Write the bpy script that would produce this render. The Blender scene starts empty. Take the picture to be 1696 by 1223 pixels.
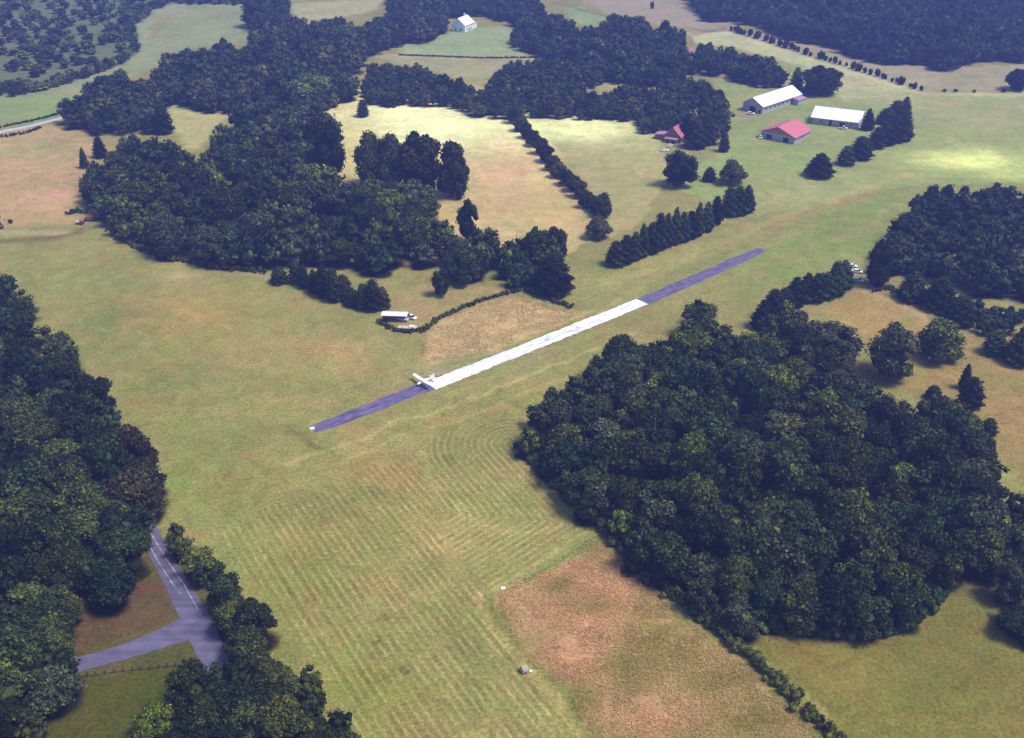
import bpy, bmesh, math, random
import numpy as np
from mathutils import Vector, Matrix

sc = bpy.context.scene
col = sc.collection
R = math.radians
rng = np.random.default_rng(11)
random.seed(5)

# ------------------------------------------------------------------ camera
CX, CY, FPX, CAMH = 848.0, 611.5, 1750.0, 175.0
PITCH = math.atan((CY + 350.0) / FPX)
cam_d = bpy.data.cameras.new('camera')
cam = bpy.data.objects.new('camera', cam_d); col.objects.link(cam)
cam.location = (0, 0, CAMH)
cam.rotation_euler = (math.pi / 2 - PITCH, 0, 0)
cam_d.sensor_width = 36.0
cam_d.lens = FPX / 1696.0 * 36.0
cam_d.clip_start = 1.0
cam_d.clip_end = 30000.0
sc.camera = cam

# ------------------------------------------------------------------ world, sun, exposure
SUN_EL, SUN_AZ = R(60), R(108)          # azimuth measured from +Y towards +X
w = bpy.data.worlds.new('World'); sc.world = w; w.use_nodes = True
nt = w.node_tree; nt.nodes.clear()
sky = nt.nodes.new('ShaderNodeTexSky'); sky.sky_type = 'NISHITA'; sky.sun_disc = False
sky.sun_elevation = SUN_EL; sky.sun_rotation = SUN_AZ
sky.air_density = 1.2; sky.dust_density = 1.5
bg = nt.nodes.new('ShaderNodeBackground'); bg.inputs[1].default_value = 0.09
wo = nt.nodes.new('ShaderNodeOutputWorld')
nt.links.new(sky.outputs[0], bg.inputs[0]); nt.links.new(bg.outputs[0], wo.inputs[0])
sl = bpy.data.lights.new('sun', 'SUN'); sl.energy = 2.5; sl.angle = R(20); sl.color = (1.0, 0.93, 0.82)
so = bpy.data.objects.new('sun', sl); col.objects.link(so); so.location = (0, 0, 300)
sdir = Vector((math.sin(SUN_AZ) * math.cos(SUN_EL), math.cos(SUN_AZ) * math.cos(SUN_EL), math.sin(SUN_EL)))
so.rotation_euler = sdir.to_track_quat('Z', 'Y').to_euler()
sc.view_settings.view_transform = 'Standard'
sc.view_settings.look = 'None'
sc.view_settings.exposure = 0.95
sc.view_settings.gamma = 1.0
sc.cycles.max_bounces = 5
sc.cycles.diffuse_bounces = 2
sc.cycles.volume_bounces = 1
sc.cycles.transparent_max_bounces = 6
sc.cycles.use_denoising = True

# ------------------------------------------------------------------ helpers
cp_, sp_ = math.cos(PITCH), math.sin(PITCH)
def G(px, py, z=0.0):
    """photo pixel -> point on the horizontal plane at height z"""
    px = np.asarray(px, float); py = np.asarray(py, float)
    dx = (px - CX) / FPX; dy = -(py - CY) / FPX
    y = cp_ + dy * sp_; zz = -sp_ + dy * cp_
    t = (CAMH - z) / (-zz)
    return dx * t, y * t
def V(px, py, z=0.0):
    a, b = G(px, py, z); return Vector((float(a), float(b), z))
def W2P(x, y, z=0.0):
    x = np.asarray(x, float); y = np.asarray(y, float)
    dz = z - CAMH
    d = y * cp_ - dz * sp_
    u = y * sp_ + dz * cp_
    d = np.where(d < 1, 1, d)
    return CX + FPX * x / d, CY - FPX * u / d, FPX / d
def inpoly(px, py, poly):
    px = np.asarray(px, float); py = np.asarray(py, float)
    ins = np.zeros(px.shape, bool)
    n = len(poly)
    for i in range(n):
        x1, y1 = poly[i]; x2, y2 = poly[(i + 1) % n]
        if y1 == y2: continue
        c = ((y1 > py) != (y2 > py)) & (px < (x2 - x1) * (py - y1) / (y2 - y1) + x1)
        ins ^= c
    return ins
def dist_line(px, py, pts, closed=False):
    px = np.asarray(px, float); py = np.asarray(py, float)
    d = np.full(px.shape, 1e9)
    n = len(pts)
    for i in range(n if closed else n - 1):
        x1, y1 = pts[i]; x2, y2 = pts[(i + 1) % n]
        vx, vy = x2 - x1, y2 - y1; L = vx * vx + vy * vy + 1e-9
        t = np.clip(((px - x1) * vx + (py - y1) * vy) / L, 0, 1)
        d = np.minimum(d, np.hypot(px - x1 - t * vx, py - y1 - t * vy))
    return d
def lin(c):
    return tuple(((v / 255.0 + 0.055) / 1.055) ** 2.4 if v > 10 else v / 255 / 12.92 for v in c)

def tag(o, label=None, cat=None, group=None, kind=None):
    if label: o['label'] = label
    if cat: o['category'] = cat
    if group: o['group'] = group
    if kind: o['kind'] = kind
    return o
def empty(name, loc, rz=0.0):
    o = bpy.data.objects.new(name, None); col.objects.link(o)
    o.location = loc; o.rotation_euler = (0, 0, rz); o.empty_display_size = 1
    return o
def mesh_obj(name, me, parent=None):
    o = bpy.data.objects.new(name, me); col.objects.link(o)
    if parent: o.parent = parent
    return o
def quad_mesh(name, verts, faces, mat=None):
    """verts Nx3, faces Mx4 -> mesh, fast"""
    verts = np.asarray(verts, np.float32); faces = np.asarray(faces, np.int32)
    me = bpy.data.meshes.new(name)
    me.vertices.add(len(verts)); me.vertices.foreach_set('co', verts.ravel())
    me.loops.add(faces.size); me.loops.foreach_set('vertex_index', faces.ravel())
    me.polygons.add(len(faces))
    me.polygons.foreach_set('loop_start', np.arange(0, faces.size, 4, dtype=np.int32))
    me.polygons.foreach_set('loop_total', np.full(len(faces), 4, np.int32))
    me.update(calc_edges=True)
    if mat: me.materials.append(mat)
    return me
class MB:
    """collects boxes, prisms and tubes into one mesh"""
    def __init__(s): s.bm = bmesh.new()
    def box(s, c, size, rz=0.0, bevel=0.0, mat=None):
        m = Matrix.Translation(c) @ Matrix.Rotation(rz, 4, 'Z') @ Matrix.Diagonal((*size, 1))
        if mat is not None: m = mat @ m
        r = bmesh.ops.create_cube(s.bm, size=1.0, matrix=m)
        if bevel:
            es = list({e for v in r['verts'] for e in v.link_edges})
            bmesh.ops.bevel(s.bm, geom=es, offset=bevel, segments=2, affect='EDGES', profile=0.6)
        return s
    def poly(s, pts):
        vs = [s.bm.verts.new(p) for p in pts]
        s.bm.faces.new(vs); return s
    def solid(s, bot, top):
        n = len(bot)
        b = [s.bm.verts.new(p) for p in bot]; t = [s.bm.verts.new(p) for p in top]
        s.bm.faces.new(b[::-1]); s.bm.faces.new(t)
        for i in range(n):
            s.bm.faces.new((b[i], b[(i + 1) % n], t[(i + 1) % n], t[i]))
        return s
    def tube(s, a, b, ra, rb, seg=8, cap=True):
        a = Vector(a); b = Vector(b); d = (b - a)
        q = d.to_track_quat('Z', 'Y').to_matrix().to_4x4()
        m = Matrix.Translation((a + b) / 2) @ q
        bmesh.ops.create_cone(s.bm, cap_ends=cap, segments=seg, radius1=ra, radius2=rb, depth=d.length, matrix=m)
        return s
    def loft(s, rings, cap=True):
        vs = [[s.bm.verts.new(p) for p in r] for r in rings]
        n = len(rings[0])
        for i in range(len(rings) - 1):
            for j in range(n):
                s.bm.faces.new((vs[i][j], vs[i][(j + 1) % n], vs[i + 1][(j + 1) % n], vs[i + 1][j]))
        if cap:
            s.bm.faces.new(vs[0][::-1]); s.bm.faces.new(vs[-1])
        return s
    def build(s, name, mat, parent=None, smooth=False):
        bmesh.ops.recalc_face_normals(s.bm, faces=s.bm.faces)
        me = bpy.data.meshes.new(name); s.bm.to_mesh(me); s.bm.free()
        me.materials.append(mat)
        if smooth:
            for p in me.polygons: p.use_smooth = True
        return mesh_obj(name, me, parent)

# ------------------------------------------------------------------ materials
def new_mat(name):
    m = bpy.data.materials.new(name); m.use_nodes = True
    m.node_tree.nodes.clear()
    n = m.node_tree.nodes; l = m.node_tree.links
    out = n.new('ShaderNodeOutputMaterial')
    return m, n, l, out
def simple_mat(name, c, rough=0.6, spec=0.3, metal=0.0, var=0.15, scale=0.8, stretch=None):
    m, n, l, out = new_mat(name)
    b = n.new('ShaderNodeBsdfPrincipled'); b.inputs['Roughness'].default_value = rough
    b.inputs['Metallic'].default_value = metal; b.inputs['Specular IOR Level'].default_value = spec
    tc = n.new('ShaderNodeTexCoord'); mp = n.new('ShaderNodeMapping')
    if stretch: mp.inputs['Scale'].default_value = stretch
    nz = n.new('ShaderNodeTexNoise'); nz.inputs['Scale'].default_value = scale; nz.inputs['Detail'].default_value = 6
    rp = n.new('ShaderNodeMapRange'); rp.inputs['From Min'].default_value = .3; rp.inputs['From Max'].default_value = .7
    rp.inputs['To Min'].default_value = 1 - var; rp.inputs['To Max'].default_value = 1 + var
    mx = n.new('ShaderNodeVectorMath'); mx.operation = 'SCALE'; mx.inputs[0].default_value = c
    l.new(tc.outputs['Object'], mp.inputs[0]); l.new(mp.outputs[0], nz.inputs[0]); l.new(nz.outputs[0], rp.inputs[0])
    l.new(rp.outputs[0], mx.inputs['Scale']); l.new(mx.outputs[0], b.inputs['Base Color']); l.new(b.outputs[0], out.inputs[0])
    return m
M = {}
M['white_roof'] = simple_mat('white_metal_roof', (.82, .83, .84), .45, .4, 0, .06, .5, (1, 6, 1))
M['red_roof'] = simple_mat('faded_red_roof', (.50, .14, .18), .5, .4, 0, .18, .6, (1, 5, 1))
M['pink_roof'] = simple_mat('weathered_pink_roof', (.40, .13, .19), .6, .3, 0, .25, .8)
M['mauve_roof'] = simple_mat('mauve_shingle_roof', (.34, .20, .30), .7, .3, 0, .2, 1)
M['barn_wall'] = simple_mat('grey_barn_board', (.36, .36, .42), .7, .2, 0, .3, 1.2, (4, 4, .4))
M['white_wall'] = simple_mat('white_painted_board', (.74, .75, .80), .6, .3, 0, .08, 1.5)
M['brown_wall'] = simple_mat('brown_board', (.22, .14, .12), .8, .2, 0, .3, 1.5, (3, 3, .5))
M['rust_wall'] = simple_mat('rusty_gable_board', (.40, .20, .17), .8, .2, 0, .3, 1.5, (3, 3, .5))
M['dark'] = simple_mat('dark_opening', (.02, .02, .025), .8, .1, 0, .3, 2)
M['glass'] = simple_mat('dark_glass', (.02, .025, .03), .08, .6, 0, .1, 2)
M['white_paint'] = simple_mat('white_gloss_paint', (.80, .80, .80), .3, .5, 0, .03, 2)
M['blue_paint'] = simple_mat('pale_blue_paint', (.42, .52, .66), .3, .5, 0, .05, 2)
M['red_paint'] = simple_mat('red_paint', (.42, .05, .12), .4, .5, 0, .15, 2)
M['grey_metal'] = simple_mat('grey_metal', (.30, .30, .31), .5, .4, .4, .1, 2)
M['tyre'] = simple_mat('black_tyre', (.02, .02, .02), .85, .2, 0, .2, 3)
M['wood'] = simple_mat('weathered_wood', (.12, .09, .07), .85, .2, 0, .3, 3)
M['pink_wood'] = simple_mat('sun_bleached_plank', (.50, .38, .33), .8, .2, 0, .2, 3)
M['bark'] = simple_mat('bark', (.075, .055, .042), .9, .1, 0, .35, 3)
M['straw'] = simple_mat('weathered_hay', (.36, .31, .26), .95, .1, 0, .4, 6)
M['trim'] = simple_mat('pale_trim', (.65, .65, .68), .6, .3, 0, .06, 2)

def foliage_mat(name, use_attr, lo=.3, hi=1.8, nlo=.6, nhi=1.5, warm=(1.7, 1.35, .7)):
    m, n, l, out = new_mat(name)
    if use_attr:
        src = n.new('ShaderNodeAttribute'); src.attribute_name = 'tint'; base = src.outputs['Color']
    else:
        src = n.new('ShaderNodeObjectInfo'); base = src.outputs['Color']
    ge = n.new('ShaderNodeNewGeometry')
    r = n.new('ShaderNodeMapRange'); r.inputs['To Min'].default_value = lo; r.inputs['To Max'].default_value = hi
    l.new(ge.outputs['Random Per Island'], r.inputs[0])
    tc = n.new('ShaderNodeTexCoord')
    nz = n.new('ShaderNodeTexNoise'); nz.inputs['Scale'].default_value = .30 if not use_attr else .1; nz.inputs['Detail'].default_value = 4
    l.new(tc.outputs['Object'], nz.inputs[0])
    r2 = n.new('ShaderNodeMapRange'); r2.inputs['From Min'].default_value = .35; r2.inputs['From Max'].default_value = .65
    r2.inputs['To Min'].default_value = nlo; r2.inputs['To Max'].default_value = nhi
    l.new(nz.outputs[0], r2.inputs[0])
    mu = n.new('ShaderNodeMath'); mu.operation = 'MULTIPLY'; l.new(r.outputs[0], mu.inputs[0]); l.new(r2.outputs[0], mu.inputs[1])
    sc_ = n.new('ShaderNodeVectorMath'); sc_.operation = 'SCALE'; l.new(base, sc_.inputs[0]); l.new(mu.outputs[0], sc_.inputs['Scale'])
    # warmer and cooler leaves
    mixc = n.new('ShaderNodeMix'); mixc.data_type = 'RGBA'; mixc.blend_type = 'MULTIPLY'
    mixc.inputs['B'].default_value = (*warm, 1)
    fr = n.new('ShaderNodeMath'); fr.operation = 'POWER'; fr.inputs[1].default_value = 3
    l.new(ge.outputs['Random Per Island'], fr.inputs[0]); l.new(fr.outputs[0], mixc.inputs['Factor'])
    l.new(sc_.outputs[0], mixc.inputs['A'])
    d = n.new('ShaderNodeBsdfPrincipled'); d.inputs['Roughness'].default_value = .8; d.inputs['Specular IOR Level'].default_value = .05
    t = n.new('ShaderNodeBsdfTranslucent')
    l.new(mixc.outputs['Result'], d.inputs['Base Color']); l.new(mixc.outputs['Result'], t.inputs[0])
    ms = n.new('ShaderNodeMixShader'); ms.inputs[0].default_value = .15
    l.new(d.outputs[0], ms.inputs[1]); l.new(t.outputs[0], ms.inputs[2]); l.new(ms.outputs[0], out.inputs[0])
    return m
M['leaf'] = foliage_mat('leafy_crown', False)
M['leaf_far'] = foliage_mat('distant_leaf_mass', True)
M['dry_grass'] = foliage_mat('dry_grass_blades', True, .72, 1.15, .82, 1.15, (1.0, 1.0, 1.0))

# ------------------------------------------------------------------ traced outlines (photo pixels)
W_RIGHT = [(852,712),(868,682),(895,655),(930,640),(955,612),(985,575),(1030,556),(1080,566),(1112,560),(1130,520),(1158,490),(1188,512),(1205,548),(1240,552),(1262,530),(1300,505),(1330,520),(1345,540),(1390,536),(1418,560),(1420,600),(1440,640),(1475,665),(1510,665),(1540,658),(1590,665),(1610,690),(1645,715),(1668,760),(1690,820),(1760,860),(1760,1000),(1696,990),(1650,978),(1600,962),(1560,975),(1530,1010),(1490,1040),(1430,1048),(1340,1045),(1270,1040),(1210,1025),(1150,1000),(1100,975),(1060,940),(1030,910),(990,860),(940,820),(900,780),(860,742)]
W_LEFT = [(-90,450),(0,455),(35,462),(52,482),(62,530),(100,540),(122,562),(146,612),(162,632),(192,662),(202,700),(236,722),(256,742),(268,790),(264,840),(258,892),(238,905),(245,955),(200,985),(160,990),(130,1030),(125,1110),(110,1160),(60,1225),(40,1300),(-90,1300)]
W_LSTRIP = [(268,858),(310,868),(342,890),(378,918),(398,952),(365,972),(330,985),(298,930),(275,895)]
W_LBOT = [(298,1000),(332,970),(372,960),(430,990),(465,1022),(465,1062),(475,1098),(502,1095),(530,1115),(542,1150),(580,1168),(602,1225),(610,1290),(270,1290),(262,1225),(282,1130),(282,1066),(310,1062),(340,1095),(352,1050),(318,1034)]
W_MID = [(132,345),(130,300),(142,288),(172,266),(194,240),(230,232),(296,246),(330,262),(356,222),(384,198),(410,176),(450,166),(480,180),(502,200),(520,195),(545,190),(565,215),(570,262),(560,305),(600,310),(640,305),(700,300),(722,310),(725,360),(745,378),(762,398),(800,388),(830,398),(860,390),(885,370),(903,396),(925,372),(942,400),(943,484),(900,482),(850,470),(820,442),(790,466),(745,462),(720,432),(690,442),(660,448),(620,446),(560,436),(480,438),(430,440),(370,438),(300,426),(230,406),(190,386),(172,366)]
W_BANDL = [(95,205),(100,175),(130,155),(165,125),(200,115),(225,135),(245,128),(270,95),(310,85),(345,82),(368,66),(402,82),(412,60),(408,20),(408,-40),(478,-40),(480,25),(512,40),(560,30),(602,45),(640,20),(640,-40),(760,-40),(745,20),(738,50),(700,66),(662,72),(610,90),(592,120),(602,150),(580,165),(545,175),(540,192),(500,196),(470,170),(430,170),(370,184),(340,182),(318,170),(290,165),(266,182),(284,208),(268,218),(240,206),(205,218),(150,218),(142,205)]
W_BAND2 = [(600,168),(598,135),(612,108),(645,100),(662,112),(690,105),(722,118),(760,130),(800,145),(815,122),(845,100),(880,98),(922,92),(958,108),(970,145),(1000,152),(1040,140),(1080,150),(1100,118),(1140,130),(1160,128),(1200,150),(1218,190),(1200,235),(1160,232),(1135,205),(1095,215),(1062,216),(1040,194),(1000,192),(930,192),(880,188),(840,192),(790,186),(740,172),(690,168),(640,168)]
W_BAND3 = [(840,75),(850,40),(830,10),(800,15),(770,-10),(780,-40),(880,-40),(890,-10),(905,20),(930,25),(960,50),(990,45),(1015,25),(1065,28),(1080,45),(1135,50),(1142,90),(1160,72),(1210,82),(1262,92),(1305,118),(1310,140),(1250,138),(1200,120),(1145,118),(1110,135),(1060,140),(1000,130),(985,148),(960,120),(950,98),(900,92),(880,82)]
W_TOPR = [(1120,-40),(1148,5),(1165,32),(1215,30),(1262,42),(1305,62),(1370,72),(1420,90),(1450,100),(1540,104),(1570,115),(1622,95),(1760,105),(1760,-40)]
W_TOPL = [(-90,150),(0,158),(60,152),(110,138),(190,112),(235,85),(225,45),(255,15),(285,5),(420,8),(420,-40),(-90,-40)]
W_R2 = [(1447,412),(1452,385),(1472,372),(1492,362),(1502,338),(1530,318),(1560,305),(1600,314),(1640,308),(1656,296),(1672,312),(1760,305),(1760,505),(1696,490),(1620,478),(1560,457),(1480,446),(1456,452)]
W_HOUSE = [(700,-40),(900,-40),(880,24),(830,30),(795,20),(742,24),(735,48),(712,50),(700,30)]
W_SE = [(1500,468),(1530,470),(1570,478),(1620,498),(1696,508),(1760,518),(1760,560),(1700,558),(1660,548),(1610,548),(1560,520),(1520,498),(1490,492),(1482,470)]

BH, BR, CH, CR = 13.0, 5.0, 9.5, 1.9
# --- woods: sample crown centres inside the traced canopy outlines
forest = []
def wood(poly, key, spacing, rmean, tones, hz=1.0, zc=7.0, thin=0.0, jit=.22):
    bx, by = G([p[0] for p in poly], [p[1] for p in poly], zc)
    x0, x1, y0, y1 = bx.min(), bx.max(), by.min(), by.max()
    nx = int((x1 - x0) / spacing) + 2; ny = int((y1 - y0) / (spacing * .866)) + 2
    ii, jj = np.meshgrid(np.arange(nx), np.arange(ny))
    X = x0 + (ii + (jj % 2) * .5) * spacing; Y = y0 + jj * spacing * .866
    X = (X + rng.normal(0, spacing * jit, X.shape)).ravel(); Y = (Y + rng.normal(0, spacing * jit, Y.shape)).ravel()
    rad = rmean * rng.uniform(.78, 1.25, X.shape)
    px, py, ppm = W2P(X, Y, zc)
    d = dist_line(px, py, poly, True)
    ok = inpoly(px, py, poly) & (d > rad * ppm * .62)
    if thin: ok &= rng.random(X.shape) > thin
    for x, y, r_, p_, dd in zip(X[ok], Y[ok], rad[ok], ppm[ok], d[ok]):
        ed = dd < r_ * p_ * 2.0
        forest.append(dict(x=x, y=y, r=r_ * (.9 if ed else 1), h=BH * (r_ / BR) ** .6 * hz * rng.uniform(.72, 1.3) * (.85 if ed else 1), ppm=p_, key=key, tone=tones[rng.integers(len(tones))], edge=ed))
    # smaller trees crowd the rim of the wood
    mine = [t for t in forest if t['key'] == key]
    mx_ = np.array([t['x'] for t in mine] or [1e6]); my_ = np.array([t['y'] for t in mine] or [1e6]); mr_ = np.array([t['r'] for t in mine] or [1.])
    n_ = int((x1 - x0) * (y1 - y0) / 7)
    X = rng.uniform(x0, x1, n_); Y = rng.uniform(y0, y1, n_); rad = rmean * rng.uniform(.5, .72, n_)
    px, py, ppm = W2P(X, Y, zc * .8)
    d = dist_line(px, py, poly, True)
    ok = inpoly(px, py, poly) & (d > rad * ppm * .85) & (d < rad * ppm * 2.4)
    for x, y, r_, p_ in zip(X[ok], Y[ok], rad[ok], ppm[ok]):
        dd = np.hypot(mx_ - x, my_ - y)
        if (dd > (mr_ + r_) * .66).all() and rng.random() > thin:
            forest.append(dict(x=x, y=y, r=r_, h=BH * (r_ / BR) ** .5 * hz * rng.uniform(.75, 1.15), ppm=p_, key=key, tone=tones[rng.integers(len(tones))], edge=True))
            mx_ = np.append(mx_, x); my_ = np.append(my_, y); mr_ = np.append(mr_, r_)
N1 = ['dark green', 'dark green', 'olive green', 'bluish green', 'olive green', 'deep green', 'grey green', 'dark green']
wood(W_RIGHT, 'in the wood below the runway', 10.2, 6.0, N1 + ['yellowish green', 'grey green', 'olive green'])
wood(W_LEFT, 'in the wood left of the mown field', 10.0, 6.0, N1)
wood(W_LSTRIP, 'between the driveway and the mown field', 6.5, 3.6, ['dark green', 'olive green'], .75, 5)
wood(W_LBOT, 'in the clump by the road junction', 8.0, 5.0, ['dark green', 'olive green', 'deep green', 'olive green'], .9, 6)
wood(W_MID, 'in the wood north of the mown field', 12.6, 7.4, N1 + ['olive green', 'grey green', 'yellowish green'], 1.05, 7.0, .07)
wood(W_R2, 'in the wood right of the runway end', 8.6, 5.4, ['dark green', 'deep green', 'bluish green', 'grey green'], .95)
wood(W_SE, 'in the thicket beyond the brown clearing', 7.5, 3.2, ['dark green', 'deep green', 'bluish green', 'olive green'], .7, 4, .3)
wood(W_HOUSE, 'behind the far white house', 8.5, 4.6, ['dark green', 'bluish green'], .9)
wood(W_BANDL, 'in the belt behind the pale fields', 11.5, 6.8, ['dark green', 'bluish green', 'olive green', 'grey green'], .95, 7.0, .16)
wood(W_BAND2, 'in the belt behind the pale fields', 8.8, 4.8, ['dark green', 'bluish green', 'olive green'], .85, 6, .3)
wood(W_BAND3, 'in the belt behind the barns', 10.5, 5.8, ['dark green', 'bluish green', 'grey green'], .95, 7.0, .2)
wood(W_TOPR, 'in the far right hillside wood', 10.5, 6.2, ['dark green', 'bluish green'], 1.1)
wood(W_TOPL, 'in the far left scrub', 13.0, 4.4, ['grey green', 'pale green', 'olive green', 'bluish green'], .6, 4, .42)

# =================================================================== GROUND
def axis(segs):
    out = []
    for a, b, s in segs: out += list(np.arange(a, b, s))
    return out
xs = np.array(sorted(set([-6000, -3000, -1600, -1000, -800] + axis([(-640, -170, 4), (-170, 170, 1.25), (170, 640, 4)]) + [640, 800, 1000, 1600, 3000, 6000])))
ys = np.array(sorted(set([-3000, -1000, -200, 0, 60, 90] + axis([(110, 420, 1.25), (420, 700, 2.2), (700, 1300, 5)]) + [1300, 1500, 1800, 2400, 4000, 8000])))
GX, GY = np.meshgrid(xs, ys)
def vnoise(x, y, s, seed):
    """smooth value noise, numpy"""
    r = np.random.default_rng(seed).random((257, 257))
    u = x / s; v = y / s
    i = np.floor(u).astype(int); j = np.floor(v).astype(int)
    fu = u - i; fv = v - j; fu = fu * fu * (3 - 2 * fu); fv = fv * fv * (3 - 2 * fv)
    g = lambda a, b: r[a % 257, b % 257]
    return (g(i, j) * (1 - fu) + g(i + 1, j) * fu) * (1 - fv) + (g(i, j + 1) * (1 - fu) + g(i + 1, j + 1) * fu) * fv
jx = GX + (vnoise(GX, GY, 5, 1) - .5) * 3.0 + (vnoise(GX, GY, 17, 2) - .5) * 3.5
jy = GY + (vnoise(GX, GY, 5, 3) - .5) * 3.0 + (vnoise(GX, GY, 17, 4) - .5) * 3.5
PX, PY, _ = W2P(jx, jy)
PX0, PY0, PPM = W2P(GX, GY)
C = np.zeros(GX.shape + (3,)); C[:] = np.array(lin((152, 145, 98)))
behind = GY < 60
def paint(poly, c, soft=0.0, noise=None, amt=1.0):
    m = (inpoly(PX, PY, poly) & ~behind).astype(float)
    if soft:
        d = dist_line(PX, PY, poly, True)
        m *= np.clip(d / soft, 0, 1)
    m *= amt
    C[:] = C * (1 - m[..., None]) + np.array(lin(c)) * m[..., None]
def blob(x, y, rx, ry, c, amt, ang=0):
    a = R(ang); dx = PX - x; dy = PY - y
    u = (dx * math.cos(a) + dy * math.sin(a)) / rx; v = (-dx * math.sin(a) + dy * math.cos(a)) / ry
    m = np.exp(-(u * u + v * v)) * amt * (~behind)
    m *= .6 + .8 * vnoise(GX, GY, 9, int(x) % 97 + 5)
    m = np.clip(m, 0, 1)
    C[:] = C * (1 - m[..., None]) + np.array(lin(c)) * m[..., None]
# far land
paint([(-400,170),(120,190),(135,140),(230,110),(260,30),(600,-10),(1800,-10),(2400,-340),(-1400,-340)], (156,162,136))
paint([(-200,150),(125,130),(240,80),(300,10),(420,10),(430,70),(330,78),(250,110),(220,130),(120,160),(90,200),(-200,235)], (152,158,126))
paint([(-200,225),(100,205),(150,215),(165,260),(135,300),(125,370),(-200,400)], (186,158,126), 6)
blob(90,320,50,22,(205,165,150),.7); blob(60,250,70,18,(175,165,120),.7)
paint([(-60,150),(60,160),(130,150),(90,200),(0,215),(-60,230)], (146,160,108), 4)
paint([(275,165),(345,180),(395,178),(350,230),(322,252),(290,225),(268,200)], (188,180,135), 3)
paint([(495,205),(540,190),(545,170),(590,150),(640,160),(740,172),(850,192),(960,305),(978,345),(985,395),(935,430),(760,400),(700,330),(590,310),(480,300)], (202,178,142), 3)
blob(735,202,160,42,(255,250,215),1.5,4)  # sunlight through a cloud gap, painted into the field colour as cream
blob(880,270,50,40,(232,212,176),.6); blob(600,250,40,70,(225,215,165),.7); blob(850,230,50,25,(235,220,180),.7)
blob(860,290,60,40,(214,176,150),.7); blob(700,390,60,30,(185,160,100),.5); blob(920,350,60,40,(190,168,120),.5)
paint([(880,190),(1030,192),(1090,225),(1105,290),(1060,370),(1010,400),(990,330),(960,290)], (178,168,126), 3)
blob(965,210,110,24,(250,250,205),1.2,2); blob(1050,240,60,20,(178,184,135),.6)  # the cream blob is a sunlit highlight put into the field colour
paint([(600,90),(720,85),(950,95),(965,115),(830,130),(760,128),(640,100)], (170,163,132), 2)
paint([(655,72),(740,50),(850,40),(880,75),(900,92),(760,98),(660,88)], (156,170,134), 4)
paint([(478,5),(640,-5),(620,20),(560,30),(510,38),(482,50)], (178,174,142), 3)
paint([(930,12),(960,8),(1005,30),(985,45),(950,40)], (148,166,124), 3)
paint([(950,-5),(1120,-5),(1150,15),(1210,40),(1300,80),(1180,50),(1080,40),(1010,25)], (168,155,146), 3)
paint([(968,118),(1100,125),(1110,145),(1030,150),(980,150)], (182,168,130), 3)
paint([(1138,55),(1210,52),(1340,92),(1530,152),(1760,152),(1760,300),(1500,310),(1380,330),(1260,360),(1100,310),(1200,240),(1180,130),(1320,118)], (156,164,112), 4)
paint([(1138,55),(1210,52),(1340,92),(1530,152),(1400,170),(1330,110),(1200,78),(1150,75)], (190,190,155), 3)
blob(1450,150,110,18,(178,172,140),.8,14); blob(1640,190,120,30,(172,166,130),.7)
paint([(1210,45),(1300,62),(1420,92),(1560,112),(1760,105),(1760,150),(1530,150),(1340,90)], (172,160,140), 2)
blob(1600,130,60,12,(150,148,120),.6)
blob(1625,268,105,17,(232,240,168),1.0,2); blob(1560,262,50,8,(225,235,160),.7,5); blob(1680,290,60,10,(220,226,150),.6)  # sun patch from a cloud gap, painted as pale yellow-green ground colour
blob(1290,210,120,60,(146,158,104),.6); blob(1240,190,40,15,(160,150,130),.6); blob(1390,420,180,28,(138,154,88),.75,-22); blob(1290,330,150,16,(176,168,128),.6,-14)
blob(1330,395,160,12,(128,150,84),.7,-20); blob(1500,330,120,14,(140,156,98),.6,-15)
blob(1120,420,90,14,(176,166,118),.55,-22); blob(960,450,50,40,(150,152,100),.6)
# triangle of rough grass by the airstrip
paint([(640,500),(700,470),(780,470),(860,482),(800,492),(740,515),(700,545),(640,530)], (166,150,108), 4)
paint([(700,552),(745,520),(800,500),(850,490),(900,500),(950,512),(1000,508),(900,552),(800,592),(690,606),(700,570)], (200,172,138), 8)
blob(740,600,60,14,(168,160,140),.5,-20)
# main mown field patches
blob(310,525,110,42,(176,148,100),.75,8); blob(520,590,110,40,(178,152,112),.7,5); blob(300,455,40,12,(185,170,140),.7)
blob(120,470,80,25,(140,148,92),.6); blob(180,520,50,60,(132,138,84),.6,30); blob(270,620,70,70,(140,138,82),.5)
blob(640,790,90,60,(168,142,98),.55,30); blob(560,870,130,70,(158,142,92),.45,40); blob(900,660,60,30,(150,146,90),.6)
blob(880,600,40,18,(165,145,125),.6,-20); blob(760,690,100,20,(172,152,100),.5,-20); blob(460,640,120,30,(150,144,94),.5,-20)
blob(380,800,60,60,(138,138,80),.6); blob(500,950,80,120,(140,138,78),.6,35); blob(620,1130,120,60,(134,134,70),.7,30)
blob(800,880,100,60,(166,156,108),.5); blob(300,790,30,60,(134,150,80),.6,20); blob(620,950,90,25,(176,154,108),.4,50)
for (bx, by, ba, bb) in ((665,1105,14,4),(430,828,7,4),(625,1058,8,4),(640,1022,10,4),(655,505+0,0.1,0.1),(520,735,40,4)):
    blob(bx, by, ba, bb, (96,82,40), .9, 30)
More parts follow.
